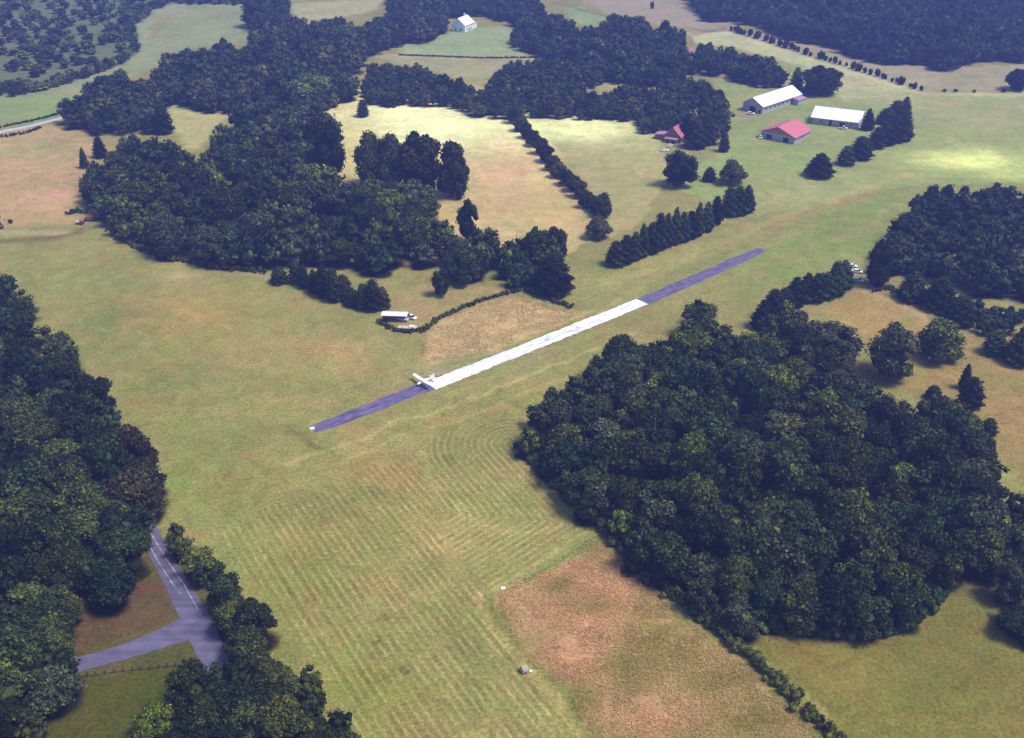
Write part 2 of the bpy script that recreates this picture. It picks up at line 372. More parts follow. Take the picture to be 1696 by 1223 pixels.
# brown field
BROWN = [(982,884),(905,935),(850,965),(822,985),(828,1030),(860,1085),(905,1130),(940,1170),(985,1228),(1010,1290),(1450,1290),(1372,1224),(1310,1165),(1245,1105),(1180,1055),(1120,1010),(1060,950),(1020,910)]
C_keep = C.copy()
paint(BROWN, (170,144,108), 3)
for (bx, by, rx, ry) in ((930,940,50,22),(900,1010,70,35),(1010,960,60,30),(960,1090,60,50),(1080,1180,80,30),(1000,1010,50,50),(1040,905,18,12)):
    blob(bx, by, rx, ry, (200,150,130), .8)
for (bx, by, rx, ry) in ((980,1000,40,12),(1100,1060,60,40),(1200,1120,60,20),(950,1160,50,25),(1240,1200,80,30),(925,960,20,14),(1040,1110,30,30)):
    blob(bx, by, rx, ry, (138,124,72), .7)
in_brown = inpoly(PX, PY, BROWN)[..., None]
C[:] = np.where(in_brown, C, C_keep)
def line(pts, wpx, c, amt):
    d = dist_line(PX, PY, pts)
    m = np.exp(-(d / wpx) ** 2) * amt * (~behind)
    C[:] = C * (1 - m[..., None]) + np.array(lin(c)) * m[..., None]
line([(795,985),(805,1025),(840,1075),(880,1120),(930,1175),(975,1225),(1010,1270)], 5, (200,176,128), .75)
line([(815,990),(822,1030),(860,1080),(905,1125),(950,1180),(990,1230)], 9, (112,126,58), .55)
line([(985,882),(905,932),(840,965),(805,985)], 5, (140,148,98), .6)
line([(980,862),(1040,915),(1110,985),(1190,1060),(1280,1140),(1370,1230)], 8, (130,132,76), .6)
# lower right field
paint([(1205,1030),(1260,1042),(1440,1050),(1530,1010),(1570,965),(1760,990),(1760,1290),(1440,1290),(1370,1210),(1280,1110)], (128,120,64), 6)
blob(1420,1130,90,40,(142,128,74),.6); blob(1600,1000,50,30,(120,118,72),.6); blob(1560,1170,90,40,(120,118,58),.5)
# east clearings
paint([(1340,520),(1410,478),(1450,480),(1530,508),(1545,550),(1500,600),(1430,560),(1390,530)], (168,144,98), 6)
paint([(1490,650),(1520,560),(1600,545),(1760,560),(1760,860),(1690,800),(1610,680)], (156,138,92), 5)
paint([(1470,442),(1560,455),(1700,485),(1700,492),(1560,470),(1460,455)], (176,148,108), 2)
blob(1660,680,60,50,(168,134,98),.6); line([(1415,478),(1480,500),(1530,525)], 5, (196,176,150), .6)
line([(1390,470),(1412,460),(1420,440)], 12, (176,160,150), .6)
# bottom-left clearing
paint([(110,940),(330,900),(395,1000),(380,1130),(110,1140)], (98,92,52), 6)
paint([(125,1115),(300,1100),(300,1290),(30,1290),(60,1220)], (86,86,26), 6)
paint([(150,990),(240,960),(300,950),(320,1010),(240,1050),(130,1090),(120,1040)], (104,84,60), 5)
blob(235,975,25,8,(128,70,66),.5); blob(170,1020,30,12,(96,62,44),.5); blob(250,1175,30,10,(120,80,60),.5)
# tracks beside the wood and on the far side
line([(175,372),(230,412),(300,432),(370,446),(440,455)], 4, (178,160,140), .6)
line([(470,768),(600,724),(760,668),(900,612),(1060,548)], 3, (196,182,136), .5)
line([(560,770),(640,737),(800,678),(950,618)], 3, (194,176,132), .45)
line([(690,608),(780,575),(900,532),(1000,508),(1100,455)], 4, (176,164,118), .45)
line([(1000,470),(1100,440),(1200,400),(1330,345),(1500,290)], 5, (182,172,124), .5)
line([(1060,480),(1180,430),(1330,372),(1480,330)], 6, (120,140,76), .45)
line([(20,420),(60,520),(130,620),(230,720),(330,860),(450,1010),(600,1180)], 12, (140,148,88), .35)
line([(700,745),(720,800),(760,850),(860,880),(950,860)], 4, (192,180,136), .4)
line([(-60,405),(30,398),(100,392),(135,378)], 4, (112,104,66), .8)
line([(-60,392),(40,385),(110,384)], 4, (196,182,160), .6)
line([(1138,58),(1210,56),(1340,98),(1430,125),(1530,156),(1760,158)], 3, (206,196,176), .6)
line([(1140,60),(1205,46)], 3, (120,110,100), .6)
line([(930,8),(1008,28)], 2, (112,120,90), .7)
# shade-loving floor of leaf litter under the woods
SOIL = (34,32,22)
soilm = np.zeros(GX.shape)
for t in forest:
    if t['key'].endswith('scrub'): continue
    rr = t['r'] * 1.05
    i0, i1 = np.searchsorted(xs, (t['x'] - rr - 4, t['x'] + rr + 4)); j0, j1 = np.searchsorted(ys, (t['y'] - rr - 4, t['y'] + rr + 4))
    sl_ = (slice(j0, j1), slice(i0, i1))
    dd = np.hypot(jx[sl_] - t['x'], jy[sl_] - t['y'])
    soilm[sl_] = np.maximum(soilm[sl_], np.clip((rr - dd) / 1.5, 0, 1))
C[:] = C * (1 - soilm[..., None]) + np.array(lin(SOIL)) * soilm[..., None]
m = inpoly(PX, PY, W_TOPL); C[m] = np.array(lin((112,120,92)))
C = np.clip(C * np.array((.68, .68, .50)), 0.004, .8)
# mowing swaths: one running coordinate along each mown block
edge_main = [tuple(map(float, G(*p))) for p in [(850,735),(985,872),(820,978),(800,1010),(985,1240)]]
rw_line = [tuple(map(float, G(*p))) for p in [(200,830),(528,709),(1255,415),(1700,225)]]
s_corner = dist_line(GX, GY, edge_main[:3])
(la, lb) = [tuple(map(float, G(*p))) for p in ((600,800),(960,1240))]
s_main = ((GX - la[0]) * (lb[1] - la[1]) - (GY - la[1]) * (lb[0] - la[0])) / math.dist(la, lb)
s_main = np.where(inpoly(PX0, PY0, [(690,700),(860,690),(1000,880),(820,1000),(740,900)]), s_corner, s_main)
s_rw = dist_line(GX, GY, rw_line)
ax_, ay_ = G(1100, 470); 
use_rw = np.clip((1.0 - (s_rw - 24) / 8), 0, 1)
m_main = inpoly(PX0, PY0, [(300,760),(500,740),(860,690),(860,740),(985,880),(820,985),(800,1010),(985,1240),(600,1300),(560,1150),(380,920)])
use_main = m_main * (1 - use_rw)
east_rw = inpoly(PX0, PY0, [(700,645),(1700,140),(1700,420),(900,700)]) | (s_rw < 30)
strp = np.clip(.8 * use_rw * east_rw + use_main, 0, 1) + .08 * ((1 - use_rw) * (1 - m_main))
scoord = np.where(m_main & (use_rw < .5), s_main, s_rw)
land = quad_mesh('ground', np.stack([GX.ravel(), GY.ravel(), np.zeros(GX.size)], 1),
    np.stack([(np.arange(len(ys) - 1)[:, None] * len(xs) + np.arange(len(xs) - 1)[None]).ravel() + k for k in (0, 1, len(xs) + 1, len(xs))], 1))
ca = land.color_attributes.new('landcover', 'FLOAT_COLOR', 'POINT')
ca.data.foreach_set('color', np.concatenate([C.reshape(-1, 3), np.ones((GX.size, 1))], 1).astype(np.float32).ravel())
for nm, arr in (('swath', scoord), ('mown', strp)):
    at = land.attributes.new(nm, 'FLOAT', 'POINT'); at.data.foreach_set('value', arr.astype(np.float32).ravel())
m, n, l, out = new_mat('grassland')
b = n.new('ShaderNodeBsdfPrincipled'); b.inputs['Roughness'].default_value = .95; b.inputs['Specular IOR Level'].default_value = .1
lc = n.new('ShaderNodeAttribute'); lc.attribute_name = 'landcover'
sw = n.new('ShaderNodeAttribute'); sw.attribute_name = 'swath'
mo = n.new('ShaderNodeAttribute'); mo.attribute_name = 'mown'
tc = n.new('ShaderNodeTexCoord')
def noise(scale, detail=4, rough=.6, dist=0.0):
    z = n.new('ShaderNodeTexNoise'); z.inputs['Scale'].default_value = scale; z.inputs['Detail'].default_value = detail
    z.inputs['Roughness'].default_value = rough; z.inputs['Distortion'].default_value = dist
    l.new(tc.outputs['Object'], z.inputs[0]); return z.outputs[0]
def mr(src, a, b_, c, d):
    r = n.new('ShaderNodeMapRange'); r.inputs['From Min'].default_value = a; r.inputs['From Max'].default_value = b_
    r.inputs['To Min'].default_value = c; r.inputs['To Max'].default_value = d; l.new(src, r.inputs[0]); return r.outputs[0]
def math_(op, a, b_=None):
    r = n.new('ShaderNodeMath'); r.operation = op
    for i, v in enumerate((a, b_)):
        if v is None: continue
        if isinstance(v, (int, float)): r.inputs[i].default_value = v
        else: l.new(v, r.inputs[i])
    return r.outputs[0]
v = math_('MULTIPLY', mr(noise(1.1, 6, .85), .38, .62, .62, 1.42), mr(noise(.17, 6, .75, .8), .34, .66, .80, 1.2))
v = math_('MULTIPLY', v, mr(noise(.03, 4), .3, .7, .88, 1.12))
wob = math_('ADD', sw.outputs['Fac'], mr(noise(.05, 3), 0, 1, -.18, .18))
def stripes(period, amp):
    s = math_('SINE', math_('MULTIPLY', wob, 2 * math.pi / period))
    s = math_('SUBTRACT', math_('POWER', math_('ADD', math_('MULTIPLY', s, .5), .5), 2.2), .33)
    return math_('MULTIPLY', s, amp)
z1 = n.new('ShaderNodeTexNoise'); z1.noise_dimensions = '1D'; z1.inputs['Scale'].default_value = .42; z1.inputs['Detail'].default_value = 5; z1.inputs['Roughness'].default_value = .75
l.new(wob, z1.inputs['W'])
strk = mr(z1.outputs[0], .3, .7, -.12, .12)
fine = math_('MULTIPLY', stripes(2.05, .38), mr(mo.outputs['Fac'], .85, .95, 0, 1))
st = math_('ADD', fine, strk)
st = math_('MULTIPLY', st, mr(noise(.11, 4, .7), .36, .64, .15, 1.45))
st = math_('MULTIPLY', st, mo.outputs['Fac'])
v = math_('MULTIPLY', v, math_('ADD', st, 1.0))
# straw and green blotches
hue = n.new('ShaderNodeMix'); hue.data_type = 'RGBA'; hue.blend_type = 'MIX'
hue.inputs['A'].default_value = (.90, 1.04, .86, 1); hue.inputs['B'].default_value = (1.10, .97, 1.0, 1)
l.new(mr(noise(.06, 6, .7, 1.0), .38, .62, 0, 1), hue.inputs['Factor'])
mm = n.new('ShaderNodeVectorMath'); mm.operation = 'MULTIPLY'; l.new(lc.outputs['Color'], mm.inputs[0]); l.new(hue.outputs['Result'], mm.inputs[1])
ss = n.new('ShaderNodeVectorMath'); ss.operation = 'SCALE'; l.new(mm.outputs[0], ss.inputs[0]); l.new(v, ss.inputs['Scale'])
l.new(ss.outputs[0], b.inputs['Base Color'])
bp = n.new('ShaderNodeBump'); bp.inputs['Strength'].default_value = .5; bp.inputs['Distance'].default_value = .25
l.new(noise(1.6, 6, .7), bp.inputs['Height']); l.new(bp.outputs[0], b.inputs['Normal'])
l.new(b.outputs[0], out.inputs[0])
land.materials.append(m)
tag(mesh_obj('ground', land), kind='structure')

# ------------------------------------------------------------------ paved things lying on the ground
def ribbon(name, pts, widths, z, mat, sub=3.0, wob=0.0):
    P = [Vector((p.x, p.y, 0)) for p in (V(*q) for q in pts)]
    out_ = []
    for i in range(len(P) - 1):
        k = max(1, int((P[i + 1] - P[i]).length / sub))
        for j in range(k):
            t = j / k; out_.append((P[i].lerp(P[i + 1], t), widths[i] * (1 - t) + widths[i + 1] * t))
    out_.append((P[-1], widths[-1]))
    vs = []; fs = []
    for i, (p, wd) in enumerate(out_):
        a = out_[max(i - 1, 0)][0]; c = out_[min(i + 1, len(out_) - 1)][0]
        d = (c - a).normalized(); nrm = Vector((-d.y, d.x, 0))
        w1 = wd / 2 + random.uniform(-wob, wob); w2 = wd / 2 + random.uniform(-wob, wob)
        vs += [tuple(p + nrm * w1 + Vector((0, 0, z))), tuple(p - nrm * w2 + Vector((0, 0, z)))]
        if i: fs.append((2 * i - 2, 2 * i - 1, 2 * i + 1, 2 * i))
    return mesh_obj(name, quad_mesh(name, vs, fs, mat))
def asphalt(name, c, streak=.25, scale=.5, rot=0.0):
    m, n, l, out = new_mat(name)
    b = n.new('ShaderNodeBsdfPrincipled'); b.inputs['Roughness'].default_value = .8; b.inputs['Specular IOR Level'].default_value = .25
    tc = n.new('ShaderNodeTexCoord'); mp = n.new('ShaderNodeMapping'); mp.vector_type = 'TEXTURE'; mp.inputs['Rotation'].default_value = (0, 0, rot)
    mp.inputs['Scale'].default_value = (12.0, 1, 1)
    l.new(tc.outputs['Object'], mp.inputs[0])
    z1 = n.new('ShaderNodeTexNoise'); z1.inputs['Scale'].default_value = scale; z1.inputs['Detail'].default_value = 7; l.new(mp.outputs[0], z1.inputs[0])
    z2 = n.new('ShaderNodeTexNoise'); z2.inputs['Scale'].default_value = .35; z2.inputs['Detail'].default_value = 6; l.new(tc.outputs['Object'], z2.inputs[0])
    a = n.new('ShaderNodeMapRange'); a.inputs['From Min'].default_value = .3; a.inputs['From Max'].default_value = .7
    a.inputs['To Min'].default_value = 1 - streak; a.inputs['To Max'].default_value = 1 + streak; l.new(z1.outputs[0], a.inputs[0])
    a2 = n.new('ShaderNodeMapRange'); a2.inputs['From Min'].default_value = .3; a2.inputs['From Max'].default_value = .7
    a2.inputs['To Min'].default_value = 1 - streak * .7; a2.inputs['To Max'].default_value = 1 + streak * .7; l.new(z2.outputs[0], a2.inputs[0])
    mu = n.new('ShaderNodeMath'); mu.operation = 'MULTIPLY'; l.new(a.outputs[0], mu.inputs[0]); l.new(a2.outputs[0], mu.inputs[1])
    s = n.new('ShaderNodeVectorMath'); s.operation = 'SCALE'; s.inputs[0].default_value = c; l.new(mu.outputs[0], s.inputs['Scale'])
    l.new(s.outputs[0], b.inputs['Base Color']); l.new(b.outputs[0], out.inputs[0])
    return m
M['runway'] = asphalt('purple_grey_asphalt', (.115, .092, .185), .4, 1.1, R(41))
M['runway_white'] = asphalt('white_coated_runway', (.66, .66, .68), .3, 1.3, R(41))
M['old_mark'] = asphalt('worn_grey_patch', (.42, .38, .55), .3, 1.5, R(41))
M['road'] = asphalt('lilac_grey_asphalt', (.105, .095, .16), .25, .5, 0)
M['road_far'] = asphalt('pale_road', (.40, .40, .44), .12, .5, 0)
M['line'] = asphalt('faded_white_line', (.26, .24, .29), .45, 1.0, 0)
RWN = [(517,712),(560,697),(620,674),(705,640)]
RWW = [(713,639.5),(778,614),(884,572.2),(983,532.5),(1064,500)]
tag(ribbon('runway', RWN + RWW[1:] + [(1120,476),(1180,450),(1230,427.5),(1262,413)], [3.6,5.6,6.2,6.4,6.4,6.4,6.4,6.4,6.4,6.2,6.0,4.6], .03, M['runway'], 2.5, .35), kind='structure')
tag(ribbon('runway_surfacing', RWW, [6.1, 6.3, 6.2, 6.4, 6.2], .06, M['runway_white'], 1.6, .28), kind='structure')
for i, (x, y, L, wd) in enumerate(((905,563,3.4,.9),(893,570,2.2,.6),(922,558,2.4,.5),(945,549,3.4,.7),(955,543,1.6,.8),(1003,523,2.6,.5),(880,572,1.6,.4),(930,552,2.0,.4))):
    p = V(x, y)
    mb = MB(); a = R(41)
    d = Vector((math.cos(a), math.sin(a), 0)); nn = Vector((-d.y, d.x, 0))
    pts = []
    for k in range(10):
        th = k / 10 * 2 * math.pi; rr = random.uniform(.75, 1.2)
        pts.append(p + d * math.cos(th) * L * .5 * rr + nn * math.sin(th) * wd * .5 * rr + Vector((0, 0, .09)))
    mb.poly(pts); tag(mb.build('runway_marking', M['old_mark']), kind='structure')
# roads
tag(ribbon('road', [(-120,252),(-40,232),(0,219),(50,209),(98,197),(150,180)], [4.6]*6, .03, M['road_far'], 4, .1), kind='structure')
tag(ribbon('road', [(238,868),(262,912),(292,968),(318,1012),(330,1040),(352,1085),(385,1150)], [5.0,5.1,5.4,6.2,7.0,6.0,5.0], .03, M['road'], 2, .15), kind='structure')
tag(ribbon('road', [(60,1118),(130,1102),(200,1082),(262,1060),(318,1038)], [4.4,4.8,5.4,6.6,8.6], .05, M['road'], 2, .2), kind='structure')
tag(ribbon('road_marking', [(250,884),(275,926),(304,968),(328,1010)], [.35]*4, .085, M['line'], 2, .08), kind='structure')
tag(ribbon('road_marking', [(243,896),(262,930),(284,965),(300,985)], [.28]*4, .085, M['line'], 2, .1), kind='structure')

# =================================================================== TREES
def cube_sphere():
    vs = {}; fs = []
    def vid(p):
        k = tuple(round(c, 4) for c in p)
        if k not in vs: vs[k] = len(vs)
        return vs[k]
    g = [-1, 0, 1]
    for axis_ in range(3):
        for sgn in (-1, 1):
            for i in range(2):
                for j in range(2):
                    q = []
                    for (a, b_) in ((i, j), (i + 1, j), (i + 1, j + 1), (i, j + 1)):
                        p = [0, 0, 0]; p[axis_] = sgn; p[(axis_ + 1) % 3] = g[a]; p[(axis_ + 2) % 3] = g[b_]
                        q.append(vid(p))
                    fs.append(q if sgn > 0 else q[::-1])
    v = np.array(list(vs.keys())); v = v / np.linalg.norm(v, axis=1, keepdims=True)
    return v, np.array(fs)
CS_V, CS_F = cube_sphere()
def blobs(cent, rad, r):
    """low solid lumps inside the leaf clumps"""
    n_ = len(cent)
    jit = 1 + (r.random((n_, len(CS_V))) - .5) * .5
    v = cent[:, None, :] + CS_V[None] * (rad[:, None] * jit)[..., None]
    f = CS_F[None] + (np.arange(n_) * len(CS_V))[:, None, None]
    return v.reshape(-1, 3), f.reshape(-1, 4)
def cards(c, nrm, size, r, flat=.55):
    """one small leaf spray per centre, loosely facing nrm"""
    n_ = len(c)
    nn = nrm + r.normal(0, flat, (n_, 3)); nn /= np.linalg.norm(nn, axis=1, keepdims=True)
    t = np.cross(nn, r.normal(0, 1, (n_, 3))); t /= np.linalg.norm(t, axis=1, keepdims=True)
    b_ = np.cross(nn, t)
    s = size * (.6 + .8 * r.random(n_)); s2 = s * (.55 + .5 * r.random(n_))
    t *= s[:, None] / 2; b_ *= s2[:, None] / 2
    v = np.stack([c - t - b_ * .6, c + t * .7 - b_, c + t + b_ * .5, c - t * .6 + b_], 1)
    return v.reshape(-1, 3), np.arange(n_ * 4).reshape(-1, 4)
def join(parts):
    V_ = []; F_ = []; o = 0
    for v, f in parts:
        V_.append(v); F_.append(f + o); o += len(v)
    return np.concatenate(V_), np.concatenate(F_)
def unit(r, n_):
    d = r.normal(0, 1, (n_, 3)); return d / np.linalg.norm(d, axis=1, keepdims=True)
def broad_crown(seed, nl, leaves, size, H=13.0, Rr=5.0, low=.12, gap=0.0, ex=1.9, taper=0.0):
    """crown of leaf-covered lobes; base of tree at origin"""
    r = np.random.default_rng(seed)
    d = unit(r, nl * 3); d = d[d[:, 2] > -.75][:nl]
    cz = H * .5; az = H * .50
    shell = .60 + .28 * r.random(len(d))
    ang = np.arctan2(d[:, 1], d[:, 0])
    ph = r.random(3) * 6.28
    outl = 1 + .13 * np.sin(2 * ang + ph[0]) + .10 * np.sin(3 * ang + ph[1]) + .07 * np.sin(5 * ang + ph[2])
    hz = (1 - np.abs(d[:, 2]) ** ex) ** (1 / ex) / (np.hypot(d[:, 0], d[:, 1]) + 1e-6) * (1 - taper * d[:, 2])
    c = np.stack([d[:, 0] * hz * Rr * shell * outl, d[:, 1] * hz * Rr * shell * outl, cz + d[:, 2] * az * shell], 1)
    rad = Rr * (.20 + .20 * r.random(len(c)))
    keep = r.random(len(c)) > gap
    c, rad = c[keep], rad[keep]
    inner = np.stack([(r.random(8) - .5) * Rr * .7, (r.random(8) - .5) * Rr * .7, cz + (r.random(8) - .6) * az * .9], 1)
    li = r.choice(len(c), leaves, p=rad ** 2 / (rad ** 2).sum())
    dd = unit(r, leaves); dd[:, 2] = np.where(dd[:, 2] < -.3, -dd[:, 2], dd[:, 2])
    q = c[li] + dd * (rad[li] * (.80 + .55 * r.random(leaves) ** 1.7))[:, None]
    q[:, 2] = np.maximum(q[:, 2], .3)
    parts = [blobs(c, rad * .72, r), blobs(inner, np.full(8, Rr * .36), r), cards(q, dd, size, r)]
    return join(parts)
def cedar_crown(seed, leaves, size, H=9.5, Rr=1.9, tip=.75):
    r = np.random.default_rng(seed)
    prof = lambda t: Rr * np.clip((1 - t) ** tip * np.minimum(1, .55 + t * 3.2), 0.03, 9)
    tz = np.linspace(.03, .97, 10)
    th0 = r.random() * 6
    rings = []
    for t in tz:
        a = np.arange(8) / 8 * 2 * np.pi + th0
        rr = prof(t) * .78 * (1 + .22 * (r.random(8) - .5))
        rings.append(np.stack([np.cos(a) * rr, np.sin(a) * rr, np.full(8, t * H)], 1))
    v = np.concatenate(rings); f = []
    for i in range(9):
        for j in range(8): f.append((i * 8 + j, i * 8 + (j + 1) % 8, i * 8 + 8 + (j + 1) % 8, i * 8 + 8 + j))
    f += [(0, 3, 2, 1), (0, 5, 4, 3), (0, 7, 6, 5), (72, 73, 74, 75), (72, 75, 76, 77), (72, 77, 78, 79)]
    t = 1 - np.sqrt(r.random(leaves)) * .97
    a = r.random(leaves) * 2 * np.pi
    tuft = 1 + .20 * np.sin(a * 5 + t * 23 + th0) + .16 * np.sin(a * 3 - t * 41)
    rr = prof(t) * tuft * (.80 + .30 * r.random(leaves))
    c = np.stack([np.cos(a) * rr, np.sin(a) * rr, t * H + .1], 1)
    nn = np.stack([np.cos(a), np.sin(a), np.full(leaves, .75)], 1)
    return join([(v, np.array(f)), cards(c, nn, size, r, .5)])
def trunk_mesh(name, H, rad, seed, limbs=5, spread=3.2):
    r = random.Random(seed)
    mb = MB()
    p = Vector((0, 0, -.1)); k = 4
    for i in range(k):
        q = p + Vector((r.uniform(-.15, .15), r.uniform(-.15, .15), H * .6 / k))
        mb.tube(p, q, rad * (1 - i / k * .55), rad * (1 - (i + 1) / k * .55), 7); p = q
    for i in range(limbs):
        a = i / limbs * 6.283 + r.uniform(-.4, .4); z = H * r.uniform(.28, .55)
        s = Vector((0, 0, z)); e = Vector((math.cos(a) * spread, math.sin(a) * spread, z + H * r.uniform(.12, .25)))
        mid = s.lerp(e, .5) + Vector((0, 0, -.25))
        mb.tube(s, mid, rad * .42, rad * .28, 5); mb.tube(mid, e, rad * .28, rad * .10, 5)
    bmesh.ops.recalc_face_normals(mb.bm, faces=mb.bm.faces)
    me = bpy.data.meshes.new(name); mb.bm.to_mesh(me); mb.bm.free(); me.materials.append(M['bark'])
    return me
BROAD = [quad_mesh('crown', *broad_crown(100 + i, (34, 26, 44, 30, 52, 24, 36, 40, 30)[i], (8000, 7500, 8500, 5200, 8500, 6500, 8000, 5600, 7500)[i], .55,
    gap=(0, .05, 0, .2, 0, .12, 0, .18, 0)[i], ex=(1.9, 2.2, 1.6, 1.9, 1.7, 2.4, 1.5, 2.0, 1.8)[i], taper=(.05, -.1, .3, 0, .15, -.15, .45, 0, .1)[i]), M['leaf']) for i in range(9)]
BROAD_LOOSE = [quad_mesh('crown', *broad_crown(200 + i, 34, 5200, .50, gap=.25), M['leaf']) for i in range(3)]
CEDAR = [quad_mesh('crown', *cedar_crown(300 + i, 3600, .34, tip=(.30, .42, .52, .36)[i]), M['leaf']) for i in range(4)]
B_TR = [trunk_mesh('trunk', BH, .32, i) for i in range(3)]
C_TR = [trunk_mesh('trunk', CH, .16, 9 + i, 3, 1.0) for i in range(2)]
def shrub_mesh(seed):
    r = np.random.default_rng(seed)
    c = np.stack([(r.random(9) - .5) * 1.3, (r.random(9) - .5) * 1.3, .5 + r.random(9) * .7], 1)
    rad = .4 + r.random(9) * .3
    li = r.integers(0, 9, 700); dd = unit(r, 700)
    q = c[li] + dd * (rad[li] * (.85 + .3 * r.random(700)))[:, None]; q[:, 2] = np.abs(q[:, 2])
    return quad_mesh('crown', *join([blobs(c, rad * .8, r), cards(q, dd, .25, r)]), M['leaf'])
SHRUB = [shrub_mesh(400 + i) for i in range(4)]
SH_TR = trunk_mesh('stem', 1.2, .06, 3, 3, .4)

TONE = {k: (a * 1.0, b * 1.15, c * .85) for k, (a, b, c) in {'dark green': (.026, .038, .019), 'olive green': (.046, .052, .020), 'bluish green': (.020, .036, .026),
        'yellowish green': (.070, .088, .018), 'deep green': (.017, .027, .015), 'grey green': (.042, .048, .034),
        'bright green': (.085, .125, .018), 'brownish': (.046, .038, .024), 'pale green': (.075, .10, .04)}.items()}
def put_tree(name, x, y, crown, trunk, sxy, sz, tone, label, cat, group=None, trunk_name='trunk'):
    o = empty(name, (x, y, 0), random.uniform(0, 6.28))
    tag(o, label, cat, group)
    c = mesh_obj('crown', crown, o); c.scale = (sxy, sxy * random.uniform(.92, 1.08), sz); c.location.z = -.6 * sz if cat == 'tree' else 0
    k = random.uniform(.5, 1.6) * .82; t = TONE[tone]
    c.color = (t[0] * k * random.uniform(.93, 1.08), t[1] * k, t[2] * k * random.uniform(.9, 1.15), 1)
    t_ = mesh_obj(trunk_name, trunk, o); t_.scale = (sxy, sxy, sz)
    return o

forest.sort(key=lambda t: -t['r'] * t['ppm'])
def inframe(t):
    px, py, p = W2P(t['x'], t['y'], t['h'] * .55); m_ = t['r'] * p
    return -m_ < px < 1696 + m_ and -m_ < py < 1223 + m_
NBROAD = 272
near_, far_ = [], []
for t in forest:
    (near_ if len(near_) < NBROAD and inframe(t) else far_).append(t)
print('forest', len(forest), 'near', len(near_), 'far', len(far_))
for i, t in enumerate(near_):
    ex_, ey_, _ = W2P(t['x'], t['y'], 4.0)
    if t['key'].endswith('left of the mown field') and t['edge'] and 185 < ex_ < 275 and 660 < ey_ < 850: t['tone'] = 'brownish'
    size = 'small' if t['r'] < 4.2 else ('large' if t['r'] > 5.5 else 'middling')
    where = 'at the edge' if t['edge'] else 'deep'
    lab = f"{size} {t['tone']} broadleaf tree {where} {t['key']}".replace('broadleaf ', '')
    put_tree('broadleaf_tree', t['x'], t['y'], BROAD[(i * 5 + i // 9) % 9], B_TR[i % 3], t['r'] / BR, t['h'] / BH, t['tone'], lab, 'tree', 'broadleaf trees ' + t['key'])
# the remaining far-off canopy reads as one mass
vs = []; fs = []; cs = []; o = 0
FAR_P = [broad_crown(500 + i, 26, 420, .95) for i in range(5)]
for i, t in enumerate(far_):
    v, f = FAR_P[i % 5]; a = random.uniform(0, 6.28); ca_, sa_ = math.cos(a), math.sin(a)
    s = t['r'] / BR; sz = t['h'] / BH
    q = np.stack([(v[:, 0] * ca_ - v[:, 1] * sa_) * s + t['x'], (v[:, 0] * sa_ + v[:, 1] * ca_) * s + t['y'], v[:, 2] * sz], 1)
    k = random.uniform(.8, 1.25); tt = np.array(TONE[t['tone']]) * k * 1.0
    vs.append(q); fs.append(f + o); o += len(v); cs.append(np.tile(np.append(tt, 1), (len(v), 1)))
me = quad_mesh('woodland', np.concatenate(vs), np.concatenate(fs), M['leaf_far'])
ca = me.color_attributes.new('tint', 'FLOAT_COLOR', 'POINT'); ca.data.foreach_set('color', np.concatenate(cs).astype(np.float32).ravel())
tag(mesh_obj('woodland', me), 'hazy mass of far-off broadleaf woodland behind the farm and fields', 'woodland', kind='stuff')

# --- single broadleaf trees: base pixel, height and width in photo pixels
def single(px, py, hpx, wpx, tone, label, kind='broad', group=None, idx=[0]):
    p = V(px, py); _, _, ppm = W2P(p.x, p.y, 4.0)
    dep = math.atan2(CAMH, p.y)
    r_ = wpx / 2 / float(ppm)
    h = max((hpx / float(ppm) - r_ * .7 * math.sin(dep)) / math.cos(dep), r_ * 1.1)
    idx[0] += 1; i = idx[0]
    if kind == 'cedar':
        r_ *= random.uniform(.85, 1.22); h *= random.uniform(.76, 1.04)
        return put_tree('cedar_tree', p.x, p.y + r_ * .3, CEDAR[i % 4], C_TR[i % 2], r_ / CR * 1.12, h / CH, tone, label, 'cedar', group)
    if kind == 'loose':
        return put_tree('broadleaf_tree', p.x, p.y + r_ * .3, BROAD_LOOSE[i % 3], B_TR[i % 3], r_ / BR * 1.05, h / BH, tone, label, 'tree', group)
    if kind == 'shrub':
        return put_tree('shrub', p.x, p.y, SHRUB[i % 4], SH_TR, r_ / 1.05, max(h, r_) / 1.45, tone, label, 'shrub', group, 'stem')
    o_ = put_tree('broadleaf_tree', p.x, p.y + r_ * .3, BROAD[(0, 2, 4, 6, 8)[i % 5]], B_TR[i % 3], r_ / BR * 1.05, h / BH, tone, label, 'tree', group)
    o_.children[0].location.z = -.11 * h
    return o_
single(748,328,108,52,'grey green','tall rounded tree standing alone in the pale field','broad')
single(620,310,98,54,'olive green','leftmost crown of the three tall trees before the pale field','broad')
single(652,312,100,50,'grey green','middle crown of the three tall trees before the pale field','broad')
single(694,318,110,64,'olive green','broad right crown of the three tall trees before the pale field','broad')
single(540,300,112,58,'dark green','tall tree at the left rim of the pale field','broad')
single(776,402,76,36,'deep green','narrow leggy tree at the wood edge beside the tan field','loose')
single(766,472,70,54,'dark green','rounded tree beside the small hedged plot near the runway','broad')
single(730,492,50,26,'olive green','small thin tree alone in the small hedged plot','loose')
single(885,440,72,36,'dark green','upright tree at the wood corner below the tan field','broad')
single(922,432,62,34,'brownish','reddish brown tree at the wood corner below the tan field','broad')
single(918,488,66,42,'deep green','dark egg shaped tree at the wood corner nearest the runway','cedar')
single(1125,312,66,54,'bluish green','spreading open tree in the yard below the red roofed house','loose')
single(1212,306,46,42,'olive green','bushy green tree at the right of the farm yard','broad')
single(1358,158,54,60,'dark green','wide bushy tree behind the long white barn','broad')
